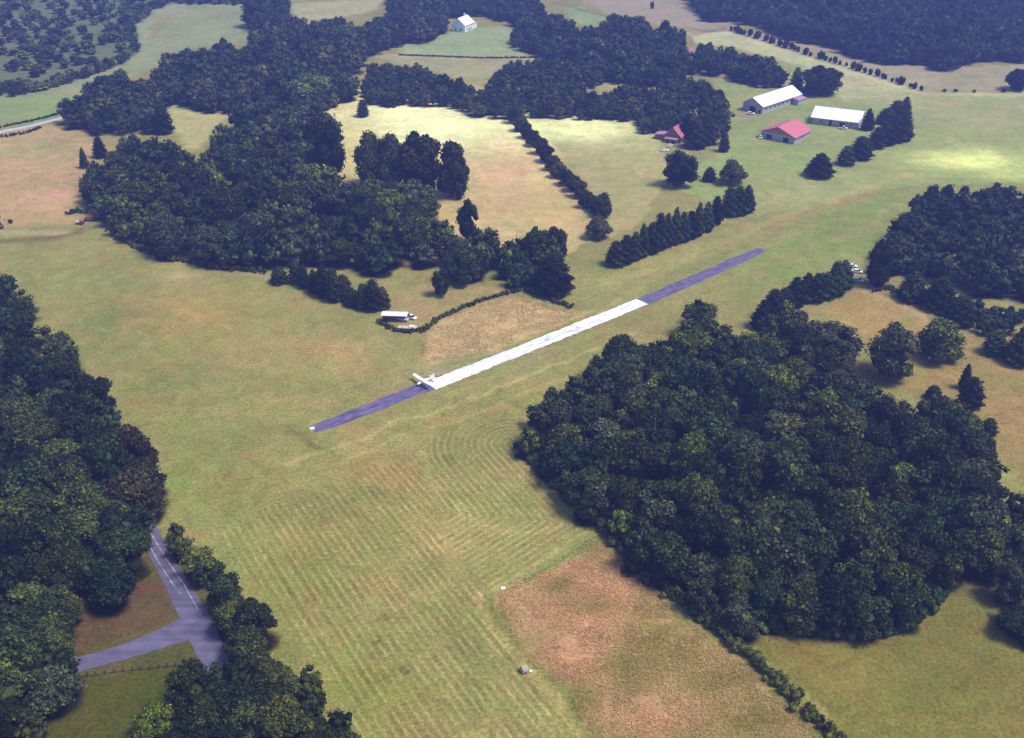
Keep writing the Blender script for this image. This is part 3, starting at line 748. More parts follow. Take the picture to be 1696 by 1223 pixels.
single(1446,575+10,0.1,0.1,'dark green','x','broad') if False else None
single(1478,632,100,80,'grey green','large open crowned tree in the eastern brown clearing','loose')
single(1560,600,84,70,'yellowish green','bright yellow green bush tree in the eastern clearing','broad')
single(1372,612,84,96,'grey green','broad tree at the top corner of the large wood','loose')
single(1160,562,66,56,'olive green','spiky pale topped tree on the runway side of the large wood','loose')
single(516,176,60,66,'pale green','pale yellow green round tree among the dark belt','broad')
single(1455,476,82,42,'dark green','tall dark tree beside the parked white vehicles by the wood','broad')
single(1502,840,84,66,'yellowish green','bright lime green crown amid the large dark wood','broad')
single(262,1222,60,62,'yellowish green','bright green bushy tree at the lower edge of the clearing','broad')
single(90,1100,90,60,'olive green','grey green tree at the dark edge of the road clearing','broad')
single(1008,392,1,1,'dark green','x') if False else None
single(1684,150,40,36,'bluish green','dark round tree at the far end of the field hedge','broad')
single(1702,1064,30,84,'dark green','low dark bush at the right edge of the lower field','broad')
single(430,46,60,50,'bluish green','tall hazy tree on the far field edge','broad')

# --- cedars
def cedars(lst, labels, group, tones=('deep green', 'dark green', 'bluish green')):
    for i, (c, lb) in enumerate(zip(lst, labels)):
        single(c[0], c[1], c[2], c[3], c[4] if len(c) > 4 else tones[i % len(tones)], lb, 'cedar', group)
ORD = ['first', 'second', 'third', 'fourth', 'fifth', 'sixth', 'seventh', 'eighth', 'ninth', 'tenth', 'eleventh', 'twelfth', 'thirteenth', 'fourteenth', 'fifteenth', 'sixteenth', 'seventeenth', 'eighteenth', 'nineteenth']
row = [(1020,441,56,24),(1036,438,58,24),(1051,431,58,22),(1064,426,60,22),(1078,420,60,24),(1092,414,60,22),(1104,410,62,20),(1118,405,62,22),(1131,401,62,20),(1143,396,62,20),(1156,391,58,20),(1170,384,54,22),(1185,372,56,18),(1207,359,52,22),(1222,356,58,24),(1237,352,56,26)]
cedars(row, [f'{ORD[i]} dark cedar from the left in the row along the runway' for i in range(len(row))], 'cedars in the row along the runway')
row = [(463,470,32,24),(490,470,42,20),(504,478,46,20),(520,486,52,22),(536,492,58,22),(553,500,60,26),(570,497,50,22,'brownish'),(586,507,32,22,'olive green'),(602,513,46,24),(618,515,62,24),(634,512,46,24,'brownish')]
cedars(row, [f'{ORD[i]} cedar from the left in the row leading to the open shed' for i in range(len(row))], 'cedars in the row leading to the open shed')
row = [(1437,216,46,22),(1452,246,36,22),(1466,240,42,24),(1482,236,44,24),(1497,234,54,24),(1468,206,34,24),(1484,200,40,26),(1498,196,38,20)]
cedars(row, [f'{ORD[i]} cedar from the left in the cluster beside the right barn' if i < 5 else f'{ORD[i-5]} cedar from the left at the back of the cluster beside the right barn' for i in range(len(row))], 'cedars clustered beside the right barn')
for c, lb in (((1358,294,42,36), 'lone wide cone shaped cedar in the grass below the barns'),
              ((1402,274,40,22), 'left one of two small cedars in a line below the barn cluster'),
              ((1426,264,42,26), 'right one of two small cedars in a line below the barn cluster'),
              ((1318,152,46,20), 'narrow dark cedar at the end of the long white barn'),
              ((1199,252,34,17), 'small narrow cedar alone right of the red roofed house'),
              ((1175,301,28,18), 'tiny cedar between the two yard trees'),
              ((601,194,32,14), 'tiny dark cedar alone at the top of the pale field'),
              ((646,176,32,26), 'squat dark cedar at the top edge of the pale field'),
              ((140,279,34,13), 'thin dark cedar alone in the tan field by the left wood'),
              ((166,262,36,15), 'thin cedar just before the left wood by the tan field'),
              ((1647,588,46,28), 'egg shaped dark cedar in the eastern clearing'),
              ((1690,604,58,42), 'big dark cedar cut by the right border of the picture'),
              ((1597,645,56,17), 'slim dark cedar standing behind a wider one in the eastern clearing'),
              ((1607,676,56,36), 'wide dark cedar standing before a slim one in the eastern clearing'),
              ((1546,662,28,20), 'small grey cedar at the rim of the large wood'),
              ((1637,720,32,20), 'small brown green cedar at the right rim of the large wood'),
              ((1512,498,52,36), 'left cedar of the thicket beyond the brown clearing'),
              ((1556,514,66,40), 'tall central cedar of the thicket beyond the brown clearing'),
              ((1588,540,50,34), 'middle cedar at the front of the thicket beyond the clearing'),
              ((1136,232,44,20), 'slim cedar just right behind the red roofed house'),
              ((1152,246,58,26), 'tall dark cedar immediately right of the red roofed house'),
              ((1170,240,58,28), 'tall dark cedar second to the right of the red roofed house'),
              ((272,222,46,22), 'dark cedar left of the small sandy field gap'),
              ((248,222,40,22), 'dark cedar at the lower rim of the left tree belt'),
              ((1018,1,1,1), None)):
    if lb: single(*c, random.choice(['deep green', 'dark green']), lb, 'cedar', 'single cedars dotted around the fields')
row = [(1262,545,50,28),(1280,530,52,28),(1298,520,54,30),(1316,508,58,30),(1335,500,50,30),(1352,500,54,28),(1368,494,56,28),(1382,490,62,28),(1396,478,60,32)]
cedars(row, [f'{ORD[i]} dark tree from the left in the line up to the parked vehicles' for i in range(len(row))], 'evergreens in the line up to the parked vehicles')
# row of small trees dividing the two pale fields
row = [(853,205,34,22),(862,218,30,22),(873,230,30,22),(884,243,30,24),(895,256,32,24),(906,270,32,24),(916,283,30,24),(927,296,30,26),(938,308,32,26),(949,318,32,26),(960,329,34,26),(972,346,34,26),(997,360,44,30),(990,396,44,40),(984,352,26,20)]
for i, c in enumerate(row):
    single(*c, ['dark green', 'olive green', 'deep green'][i % 3], f'{ORD[i]} bushy tree from the top in the row between the two pale fields' if i < 14 else 'small bush tucked into the lower row between the two pale fields', 'broad', 'bushy trees between the two pale fields')

# --- hedgerow shrubs
def shrubs(pts, step, hpx, wpx, tones, label, group, jx_=2.0):
    P = [V(*p) for p in pts]; acc = 0; k = 0
    for a, b_ in zip(P[:-1], P[1:]):
        L = (b_ - a).length; n_ = max(1, int(L / step))
        for j in range(n_):
            q = a.lerp(b_, (j + random.uniform(.1, .9)) / n_) + Vector((random.uniform(-jx_, jx_), random.uniform(-jx_, jx_), 0))
            px, py, ppm = W2P(q.x, q.y, 0)
            s = random.uniform(.6, 1.35)
            single(float(px), float(py), hpx * s, wpx * s, random.choice(tones), label, 'shrub', group)
shrubs([(1205,50),(1262,66),(1340,92),(1430,120),(1530,152)], 5.0, 9, 7, ['deep green', 'brownish', 'dark green'], 'little dark shrub on the long field boundary above the barns', 'shrubs on the long field boundary', 1.2)
shrubs([(1530,152),(1610,153),(1690,152)], 12, 5, 7, ['deep green', 'brownish'], 'low shrub on the level far right field boundary', 'low shrubs on the far right field boundary', .8)
shrubs([(1035,15),(1130,14)], 40, 10, 6, ['deep green'], 'tiny dark shrub in the far pinkish field', 'tiny shrubs in the far field', 3)

# --- continuous hedges, each one thing
def hedge(pts, width, height, tone, label, leaves_per_m=55, size=.42):
    r = np.random.default_rng(len(pts) * 7 + int(width * 10))
    P = [V(*p) for p in pts]
    cen = []; 
    for a, b_ in zip(P[:-1], P[1:]):
        L = (b_ - a).length; n_ = max(2, int(L / .8))
        for j in range(n_):
            q = a.lerp(b_, (j + .5) / n_)
            for k in range(2):
                wv = width * (.7 + .5 * math.sin(q.x * .31 + q.y * .17) ** 2)
                cen.append((q.x + r.normal(0, wv * .28), q.y + r.normal(0, wv * .28), height * r.uniform(.2, .62)))
    cen = np.array(cen); rad = height * r.uniform(.24, .5, len(cen))
    o3 = cen.mean(0); o3[2] = 0; cen = cen - o3
    nL = int(len(cen) * leaves_per_m / 2.4)
    li = r.integers(0, len(cen), nL); dd = unit(r, nL); dd[:, 2] = np.abs(dd[:, 2])
    q = cen[li] + dd * (rad[li] * (.8 + .4 * r.random(nL)))[:, None]
    v, f = join([blobs(cen, rad * .85, r), cards(q, dd, size, r)])
    v[:, 2] = np.maximum(v[:, 2], .02)
    ob = mesh_obj('hedge', quad_mesh('hedge', v, f, M['leaf'])); ob.location = o3
    t = TONE[tone]; ob.color = (t[0], t[1], t[2], 1)
    tag(ob, label, 'hedge'); return ob
hedge([(1110,985),(1150,1015),(1200,1055),(1250,1100),(1290,1135),(1330,1175),(1365,1208),(1410,1265)], 3.6, 2.6, 'olive green', 'thick dark hedge between the reddish field and lower right field')
hedge([(860,742),(900,785),(945,825),(992,870),(1030,912),(1062,945),(1110,985)], 3.0, 2.8, 'dark green', 'bushy green skirt along the field edge of the large wood')
hedge([(1110,985),(1160,1012),(1215,1032),(1275,1044),(1345,1052),(1430,1054),(1490,1046),(1532,1018),(1560,985)], 3.0, 3.0, 'dark green', 'bushy skirt on the lower right side of the large wood')
hedge([(628,534),(650,546),(675,552),(700,550),(722,532),(750,518),(790,502),(835,488),(862,482)], 1.9, 1.5, 'olive green', 'narrow green hedge curving round the small shed')
hedge([(862,482),(895,492),(925,503),(950,511)], 3.2, 1.7, 'dark green', 'wide low green hedge ending near the runway')
hedge([(175,366),(190,390),(232,414),(300,434),(370,446),(440,452)], 3.2, 2.0, 'olive green', 'low green hedge curving round the foot of the middle wood')
hedge([(1462,474),(1490,486),(1520,502),(1560,524)], 3.4, 1.8, 'olive green', 'green hedge below the far thicket by the brown clearing')
hedge([(1446,484),(1475,478)], 2.5, 1.4, 'olive green', 'short hedge beside the tall tree near the parked vehicles')
hedge([(0,228),(40,222),(70,212)], 3.0, 1.6, 'dark green', 'short roadside hedge below the distant pale road')
hedge([(0,212),(50,202),(96,190)], 2.0, 1.4, 'dark green', 'thin hedge above the distant pale road')
hedge([(660,92),(720,94),(800,97),(900,96)], 2.0, 1.2, 'dark green', 'low far hedge below the lawn of the white house')
hedge([(112,356),(130,352),(152,352)], 3.2, 2.2, 'dark green', 'small dark bush mass behind the red tractor')
hedge([(-30,378),(2,372)], 6.0, 3.4, 'dark green', 'dark bush mass at the left picture edge by the track')

def tufts(name, label, poly, n_, size, cols, inset=4):
    r = np.random.default_rng(len(poly) + n_)
    bx, by = G([p[0] for p in poly], [p[1] for p in poly])
    X = r.uniform(bx.min(), bx.max(), n_); Y = r.uniform(by.min(), by.max(), n_)
    px, py, _ = W2P(X, Y, 0.0)
    dn = vnoise(X, Y, 3.5, 31) * .6 + vnoise(X, Y, 11, 32) * .4
    ok = inpoly(px, py, poly) & (dist_line(px, py, poly, True) > inset) & (dn > .40 + .25 * (r.random(n_) - .5))
    X, Y, dn = X[ok], Y[ok], dn[ok]; k = len(X)
    c = np.stack([X, Y, r.uniform(.03, .22, k)], 1)
    v, f = cards(c, np.stack([r.normal(0, .12, k), r.normal(0, .12, k), np.full(k, 1.0)], 1), size, r, .12)
    v[:, 2] = np.maximum(v[:, 2], .02)
    me = quad_mesh(name, v, f, M['dry_grass'])
    gi = np.clip(np.searchsorted(xs, X), 0, len(xs) - 1); gj = np.clip(np.searchsorted(ys, Y), 0, len(ys) - 1)
    pick = C[gj, gi] * np.array((1.2, 1.2, 1.12)) * r.uniform(.88, 1.25, (k, 1))
    ca = me.color_attributes.new('tint', 'FLOAT_COLOR', 'POINT')
    ca.data.foreach_set('color', np.repeat(np.concatenate([pick, np.ones((k, 1))], 1), 4, 0).astype(np.float32).ravel())
    tag(mesh_obj(name, me), label, 'grass', kind='stuff')
tufts('tall_grass', 'reddish dry tall grass covering the lower field', BROWN, 70000, .36, [(176,132,106),(184,142,114),(158,134,88),(166,122,92),(196,160,130),(146,128,84)])
tufts('tall_grass', 'rough pinkish grass in the triangular plot by the runway', [(700,552),(745,520),(800,500),(850,490),(900,500),(950,512),(1000,508),(900,552),(800,592),(690,606)], 22000, .45, [(196,166,136),(178,150,118),(160,148,100)])
# =================================================================== BUILDINGS
def barn(name, label, p0, p1, p2, eave, ridge, roofm, wallm, gablem=None, ov=.8, openings=(), cat='barn', ridge_split=.5, wide=1.2):
    """p0 near corner, p1 far corner along the ridge, p2 corner across the gable"""
    A = V(*p0); B = V(*p1); Cc = V(*p2)
    u = (B - A); L = u.length; u.normalize()
    vv = Vector((-u.y, u.x, 0))
    wdt = (Cc - A).dot(vv) * wide
    if wdt < 0: vv = -vv; wdt = -wdt
    root = empty(name, A, 0); tag(root, label, cat)
    F = lambda a, b_, z: u * a + vv * b_ + Vector((0, 0, z))
    th = .22
    # walls with gables, one shell
    mb = MB()
    base = [F(0, 0, 0), F(0, wdt, 0), F(L, wdt, 0), F(L, 0, 0)]
    for a0 in (0, L):
        mb.poly([F(a0, 0, 0), F(a0, wdt, 0), F(a0, wdt, eave), F(a0, 0, eave)])
    for b0 in (0, wdt):
        mb.poly([F(0, b0, 0), F(L, b0, 0), F(L, b0, eave), F(0, b0, eave)])
    mb.build('wall', wallm, root)
    rb = wdt * ridge_split
    for a0, s in ((0, -1), (L, 1)):
        g = MB(); e = .02 * s
        g.solid([F(a0, .0, eave), F(a0, wdt, eave), F(a0, rb, ridge)], [F(a0 - .1 * s, .0, eave), F(a0 - .1 * s, wdt, eave), F(a0 - .1 * s, rb, ridge)])
        g.build('gable', gablem or wallm, root)
    for side in (0, 1):
        sgn = -1 if side == 0 else 1
        eb = -ov if side == 0 else wdt + ov
        run = rb if side == 0 else wdt - rb
        ez = eave - (ridge - eave) * ov / run
        r_ = MB()
        z1 = .05
        bot = [F(-ov, eb, ez + z1), F(L + ov, eb, ez + z1), F(L + ov, rb, ridge + z1), F(-ov, rb, ridge + z1)]
        top = [p + Vector((0, 0, th)) for p in bot]
        r_.solid(bot, top)
        rf = r_.build('roof', roofm, root)
        # standing seams
        sm = MB(); k = max(6, int(L / 1.6))
        sl_ = math.hypot(run + ov, ridge - ez)
        for j in range(k + 1):
            a_ = -ov + (L + 2 * ov) * j / k
            p = F(a_, eb, ez + z1 + th); q = F(a_, rb, ridge + z1 + th)
            sm.tube(p, q, .05, .05, 4)
        sm.build('seam', roofm, rf)
    cp = MB(); cp.tube(F(-ov, rb, ridge + th + .08), F(L + ov, rb, ridge + th + .08), .14, .14, 6); cp.build('ridge_cap', roofm, root)
    for (kind, face, t, w_, h_, z0) in openings:
        if face == 'gable':
            c = F(-.05, wdt * t, z0 + h_ / 2); ang = math.atan2(vv.y, vv.x)
        elif face == 'gable_far':
            c = F(L + .05, wdt * t, z0 + h_ / 2); ang = math.atan2(vv.y, vv.x)
        elif face == 'far':
            c = F(L * t, wdt + .05, z0 + h_ / 2); ang = math.atan2(u.y, u.x)
        else:
            c = F(L * t, -.05, z0 + h_ / 2); ang = math.atan2(u.y, u.x)
        f = MB(); f.box(c, (w_ + .3, .16, h_ + .3), ang); fo = f.build('door' if kind == 'door' else ('window' if kind == 'window' else 'doorway'), M['trim'] if kind != 'doorway' else M['barn_wall'], root)
        g = MB(); g.box(c, (w_, .26, h_), ang); g.build('pane' if kind == 'window' else 'opening', M['glass'] if kind == 'window' else M['dark'], fo)
    return root, F, L, wdt, u, vv
# long white barn (gable faces the camera's left)
r, F, L, wd, u, vv = barn('barn', 'long white metal roofed barn farthest left of the three barns', (1262,189), (1324,168), (1226,186), 4.8, 8.6, M['white_roof'], M['barn_wall'], ov=1.0,
    openings=[('doorway', 'gable', .5, 4.2, 3.4, 0), ('door', 'gable', .12, 1.2, 2.2, 0)] + [('window', 'near', .1 + .11 * i, 1.7, 1.2, 1.8) for i in range(8)])
mb = MB(); mb.box(F(L - 5, -2.6, 1.5), (9, 4.4, 3.0), math.atan2(u.y, u.x)); lt = mb.build('lean_to', M['barn_wall'], r)
mb = MB(); mb.solid([F(L - 10, -5.3, 3.05), F(L, -5.3, 3.05), F(L, -.3, 3.9), F(L - 10, -.3, 3.9)], [F(L - 10, -5.3, 3.2), F(L, -5.3, 3.2), F(L, -.3, 4.05), F(L - 10, -.3, 4.05)]); mb.build('roof', M['mauve_roof'], lt)
# second white barn, long side towards the viewer
barn('barn', 'white roofed barn with pale wall, rightmost of the three', (1345,205), (1420,214), (1350,193), 4.2, 7.8, M['white_roof'], M['barn_wall'], ov=1.2,
    openings=[('doorway', 'near', .40, 1.3, 3.2, 0), ('doorway', 'near', .66, 3.0, 2.2, .3), ('window', 'near', .85, 1.6, 1.0, 1.6), ('window', 'near', .2, 1.6, 1.0, 1.6)])
# red roofed barn
barn('barn', 'faded red roofed barn nearest the viewer of the three barns', (1315,239), (1341,226), (1264,232), 3.8, 7.8, M['red_roof'], M['barn_wall'], M['rust_wall'], ov=1.0,
    openings=[('doorway', 'gable', .25, 3.2, 2.6, 0), ('doorway', 'gable', .75, 3.2, 2.6, 0), ('window', 'near', .5, 1.6, 1.0, 1.6)])
# red roofed farmhouse with wing
r, F, L, wd, u, vv = barn('farmhouse', 'small red roofed house half hidden by dark trees', (1127,238), (1146,226), (1102,236), 3.6, 8.2, M['pink_roof'], M['brown_wall'], ov=.7, cat='house',
    openings=[('window', 'gable', .3, 1.3, 1.3, 1.2), ('window', 'gable', .7, 1.3, 1.3, 1.2), ('door', 'near', .4, 1.1, 2.1, 0)])
mb = MB(); ang = math.atan2(u.y, u.x)
mb.box(F(4, wd + 3.2, 1.4), (6, 6.2, 2.8), ang); wg = mb.build('side_wing', M['brown_wall'], r)
mb = MB(); mb.solid([F(.4, wd + 7, 2.6), F(7.6, wd + 7, 2.6), F(7.6, wd + .1, 3.5), F(.4, wd + .1, 3.5)], [F(.4, wd + 7, 2.8), F(7.6, wd + 7, 2.8), F(7.6, wd + .1, 3.7), F(.4, wd + .1, 3.7)]); mb.build('roof', M['mauve_roof'], wg)
mb = MB(); mb.solid([F(-3.2, 1, 2.4), F(-.1, 1, 2.9), F(-.1, wd - 1, 2.9), F(-3.2, wd - 1, 2.4)], [F(-3.2, 1, 2.55), F(-.1, 1, 3.05), F(-.1, wd - 1, 3.05), F(-3.2, wd - 1, 2.55)]); pr = mb.build('porch_roof', M['mauve_roof'], r)
mb = MB()
for b0 in (1.3, wd / 2, wd - 1.3): mb.tube(F(-3, b0, 0), F(-3, b0, 2.42), .09, .09, 6)
mb.build('porch_post', M['white_paint'], r)
mb = MB(); mb.box(F(L * .6, wd * .3, 6.6), (.7, .7, 1.9), ang); mb.build('chimney', M['rust_wall'], r)
# far white house
r, F, L, wd, u, vv = barn('white_house', 'bright white house with gables on the far green lawn', (770,54), (785,48), (758,50), 5.5, 10.5, M['white_roof'], M['white_wall'], ov=.6, cat='house',
    openings=[('window', 'gable', .3, 1.2, 1.6, 1.0), ('window', 'gable', .7, 1.2, 1.6, 1.0), ('window', 'near', .3, 1.2, 1.6, 1.0), ('window', 'near', .7, 1.2, 1.6, 1.0), ('window', 'near', .3, 1.2, 1.4, 4.2), ('window', 'near', .7, 1.2, 1.4, 4.2), ('door', 'near', .5, 1.2, 2.3, 0)])
ang = math.atan2(u.y, u.x)
mb = MB(); mb.box(F(L * .7, wd * .5, 11.2), (1.2, 1.2, 3.2), ang); mb.build('chimney', M['white_wall'], r)
mb = MB(); mb.box(F(L + 3.5, wd * .4, 2.2), (7, 8, 4.4), ang); wg = mb.build('side_wing', M['white_wall'], r)
mb = MB(); mb.solid([F(L + .1, wd * .4 - 4.5, 4.45), F(L + 7.6, wd * .4 - 4.5, 4.45), F(L + 7.6, wd * .4 + 4.5, 4.45), F(L + .1, wd * .4 + 4.5, 4.45)], [F(L + .1, wd * .4 - .1, 6.2), F(L + 6, wd * .4 - .1, 6.2), F(L + 6, wd * .4 + .1, 6.2), F(L + .1, wd * .4 + .1, 6.2)]); mb.build('roof', M['mauve_roof'], wg)
# small far outbuildings
barn('shed', 'tiny pinkish roofed shed behind the trees left of the barns', (1140,92), (1148,90), (1132,90), 2.6, 4.2, M['pink_roof'], M['white_wall'], ov=.4, cat='shed', openings=[('door', 'near', .5, 1.2, 2, 0)])
barn('shed', 'tiny white shed at the foot of the far tree belt', (1148,112), (1154,111), (1144,110), 2.2, 3.4, M['white_roof'], M['white_wall'], ov=.3, cat='shed', openings=[('door', 'near', .5, 1.0, 1.8, 0)])
# open shed by the end of the cedar row
A = V(634,533); B = V(668,534)
root = empty('open_shed', A); tag(root, 'low open fronted shed with white roof at the cedar row end', 'shed')
u = (B - A).normalized(); L = (B - A).length; vv = Vector((-u.y, u.x, 0)); F = lambda a, b_, z: u * a + vv * b_ + Vector((0, 0, z)); ang = math.atan2(u.y, u.x)
mb = MB(); mb.solid([F(-.5, -.8, 2.75), F(L + 1.6, -.8, 2.75), F(L + 1.6, 2.5, 3.0), F(-.5, 2.5, 3.0)], [F(-.5, -.8, 2.9), F(L + 1.6, -.8, 2.9), F(L + 1.6, 2.5, 3.15), F(-.5, 2.5, 3.15)]); mb.build('roof', M['trim'], root)
mb = MB(); mb.box(F(L / 2, 2.2, 1.45), (L, .15, 2.9), ang); mb.box(F(.1, 1.1, 1.38), (.15, 2.0, 2.76), ang); mb.box(F(L * .62, 1.1, 1.38), (.15, 2.0, 2.76), ang); mb.build('wall', M['brown_wall'], root)
for a0 in (.1, L * .33, L * .66, L + 1.4):
    mb = MB(); mb.box(F(a0, -.5, 1.37), (.16, .16, 2.75), ang); mb.build('post', M['wood'], root)

# =================================================================== VEHICLES AND SMALL THINGS
def car(label, px, py, rz, paint_, kind='car', s=1.0, name='parked_car', z=0.0):
    p = V(px, py); root = empty(name, (p.x, p.y, z), rz); tag(root, label, 'car' if kind == 'car' else 'pickup')
    root.scale = (s, s, s)
    def prof(pts, w_, top=None):
        rings = []
        for y_, k in ((-w_, .92), (-w_ * .94, 1.0), (w_ * .94, 1.0), (w_, .92)):
            rings.append([Vector((x, y_, .35 + (zz - .35) * k)) for x, zz in pts])
        return rings
    mb = MB(); mb.loft(prof([(-2.2,.35),(-2.25,.7),(-2.15,.98),(-1.3,1.02),(1.0,.98),(2.0,.88),(2.2,.65),(2.15,.35)], .88)); mb.build('body', paint_, root)
    if kind == 'car': cab = [(-1.75,1.0),(-1.35,1.46),(.25,1.48),(.95,.98)]
    else: cab = [(-.35,1.0),(-.25,1.68),(.75,1.68),(1.25,.98)]
    mb = MB(); w0, w1 = .82, .66
    bot = [Vector((cab[0][0], -w0, .99)), Vector((cab[3][0], -w0, .97)), Vector((cab[3][0], w0, .97)), Vector((cab[0][0], w0, .99))]
    top = [Vector((cab[1][0], -w1, cab[1][1])), Vector((cab[2][0], -w1, cab[2][1])), Vector((cab[2][0], w1, cab[2][1])), Vector((cab[1][0], w1, cab[1][1]))]
    mb.solid(bot, top); mb.build('windows', M['glass'], root)
    mb = MB(); mb.box(((cab[1][0] + cab[2][0]) / 2, 0, cab[1][1] + .025), (cab[2][0] - cab[1][0] + .1, w1 * 2 + .06, .05), 0, .02); mb.build('roof', paint_, root)
    if kind != 'car':
        mb = MB(); mb.box((-1.25, 0, 1.08), (1.6, 1.5, .08)); mb.build('bed', M['dark'], root)
    for x in (-1.35, 1.35):
        for y in (-.82, .82):
            mb = MB(); mb.tube((x, y - .1, .33), (x, y + .1, .33), .33, .33, 16); wh = mb.build('wheel', M['tyre'], root)
            mb = MB(); mb.tube((x, y - .12, .33), (x, y + .12, .33), .18, .18, 10); mb.build('rim', M['grey_metal'], wh)
    for y in (-.62, .62):
        mb = MB(); mb.box((2.19, y, .68), (.08, .3, .16)); mb.build('headlight', M['trim'], root)
    return root
car('white pickup parked on the grass right of the open shed', 681, 528, R(-30), M['white_paint'], 'pickup', 1.0, 'parked_pickup')
car('pale blue car parked between the open shed and white pickup', 667, 531, R(-20), M['blue_paint'])
car('white car parked at the left corner of the red barn', 1261, 229, R(60), M['white_paint'], s=1.15)
car('white car parked at the right wall of the red roofed house', 1139, 236, R(10), M['white_paint'], s=1.1)
car('white car parked before the gable of the long white barn', 1243, 190, R(-20), M['white_paint'], s=1.15)
car('white pickup parked against the long wall of the rightmost barn', 1396, 214, R(-22), M['white_paint'], 'pickup', 1.1, 'parked_pickup')
car('white car parked at the gap in the trees, nearer the wood', 1420, 452, R(-25), M['white_paint'])
car('small white car farthest back at the gap in the trees', 1411, 443, R(-10), M['white_paint'])
car('pale car on the bare ground, lowest at the gap in the trees', 1421, 467, R(-25), M['blue_paint'])
car('white car parked in the yard above the open tree', 1101, 251, R(15), M['white_paint'])
car('white car on the house drive just below the porch', 1110, 243, R(60), M['white_paint'])

# flatbed trailer by the hedge
p = V(675, 546); root = empty('flatbed_trailer', p, R(-3)); tag(root, 'long flat trailer with bleached pinkish deck by the curved hedge', 'trailer')
mb = MB(); mb.box((0, 0, .95), (7.0, 2.2, .14), 0, .02)
mb.build('deck', M['pink_wood'], root)
mb = MB(); mb.box((0, .8, .8), (6.8, .12, .2)); mb.box((0, -.8, .8), (6.8, .12, .2)); mb.box((4.2, 0, .8), (1.6, .12, .12)); mb.build('frame', M['grey_metal'], root)
for x in (-1.6, -.6):
    for y in (-1.0, 1.0):
        mb = MB(); mb.tube((x, y - .12, .38), (x, y + .12, .38), .38, .38, 14); mb.build('wheel', M['tyre'], root)
mb = MB(); mb.box((1.6, .1, 1.3), (2.0, 1.2, .55), 0, .08); tag(mb.build('crate', M['white_paint'], None), 'white crate lying on the deck of the flat trailer', 'crate').matrix_world = Matrix.Translation(p) @ Matrix.Rotation(R(-3), 4, 'Z')

# red tractor in front of the small bushes
p = V(133, 372); root = empty('tractor', p, R(170)); tag(root, 'small red tractor with white front beside the tan field track', 'tractor')
mb = MB(); mb.box((.9, 0, 1.2), (1.9, .8, .8), 0, .12); mb.build('hood', M['white_paint'], root)
mb = MB(); mb.box((-.7, 0, 1.1), (1.5, 1.0, .8), 0, .1); mb.box((-1.0, 0, 1.6), (.9, 1.6, .12), 0, .04); mb.build('body', M['red_paint'], root)
mb = MB()
for x in (-1.3, -.2):
    for y in (-.5, .5): mb.tube((x, y, 1.5), (x, y, 2.4), .05, .05, 6)
mb.build('frame', M['grey_metal'], root)
mb = MB(); mb.box((-.75, 0, 2.45), (1.5, 1.3, .1), 0, .04); mb.build('canopy', M['red_paint'], root)
for x, y, rr in ((-.9, -.85, .75), (-.9, .85, .75), (1.4, -.6, .42), (1.4, .6, .42)):
    mb = MB(); mb.tube((x, y - .16, rr), (x, y + .16, rr), rr, rr, 18); wh = mb.build('wheel', M['tyre'], root)
    mb = MB(); mb.tube((x, y - .18, rr), (x, y + .18, rr), rr * .5, rr * .5, 10); mb.build('rim', M['red_paint'], wh)
p = V(148, 366); root = empty('farm_wagon', p, R(5)); tag(root, 'red sided farm wagon right behind the small tractor', 'wagon')
mb = MB(); mb.box((0, 0, .9), (4.2, 1.9, .12)); 
for y in (-.92, .92): mb.box((0, y, 1.25), (4.2, .07, .6))
for x in (-2.06, 2.06): mb.box((x, 0, 1.25), (.07, 1.76, .6))
mb.build('bed', M['red_paint'], root)
for x in (-1.4, 1.4):
    for y in (-.85, .85):
        mb = MB(); mb.tube((x, y - .1, .4), (x, y + .1, .4), .4, .4, 14); mb.build('wheel', M['tyre'], root)

# round hay bale on the mown field
p = V(868, 1113); ba = empty('hay_bale', p, R(25)); tag(ba, 'weathered grey round hay bale beside the reddish field', 'hay bale')
rings = []
for k, (x, rr) in enumerate(((-.75, .62), (-.72, .84), (-.6, .93), (-.3, .97), (0, .95), (.3, .98), (.6, .93), (.72, .84), (.75, .62))):
    rings.append([Vector((x, math.cos(a / 28 * 2 * math.pi) * rr * random.uniform(.95, 1.05), .9 + math.sin(a / 28 * 2 * math.pi) * rr * random.uniform(.95, 1.03))) for a in range(28)])
mb = MB(); mb.loft(rings); mb.build('roll', M['straw'], ba)
# end markers
def marker(px, py, label, m_, s=1.0, z=0.0):
    p = V(px, py); root = empty('marker_board', (p.x, p.y, z), R(20)); tag(root, label, 'marker')
    mb = MB(); mb.solid([Vector((-.7*s, -.45*s, .08)), Vector((.7*s, -.45*s, .08)), Vector((.7*s, .45*s, .08)), Vector((-.7*s, .45*s, .08))], [Vector((-.7*s, -.05*s, .7*s)), Vector((.7*s, -.05*s, .7*s)), Vector((.7*s, .05*s, .7*s)), Vector((-.7*s, .05*s, .7*s))]); mb.build('board', m_, root)
    for x in (-.6, .6):
        mb = MB(); mb.box((x * s, 0, .05), (.08, 1.0 * s, .1)); mb.build('foot', M['grey_metal'], root)
marker(833, 975, 'small white marker at the left corner of the reddish field', M['white_paint'], .8)
marker(879, 1112, 'tiny pale marker just right of the hay bale', M['white_paint'], .5)
marker(517, 711, 'pale lilac marker at the near end of the runway', M['trim'], 1.1, .04)

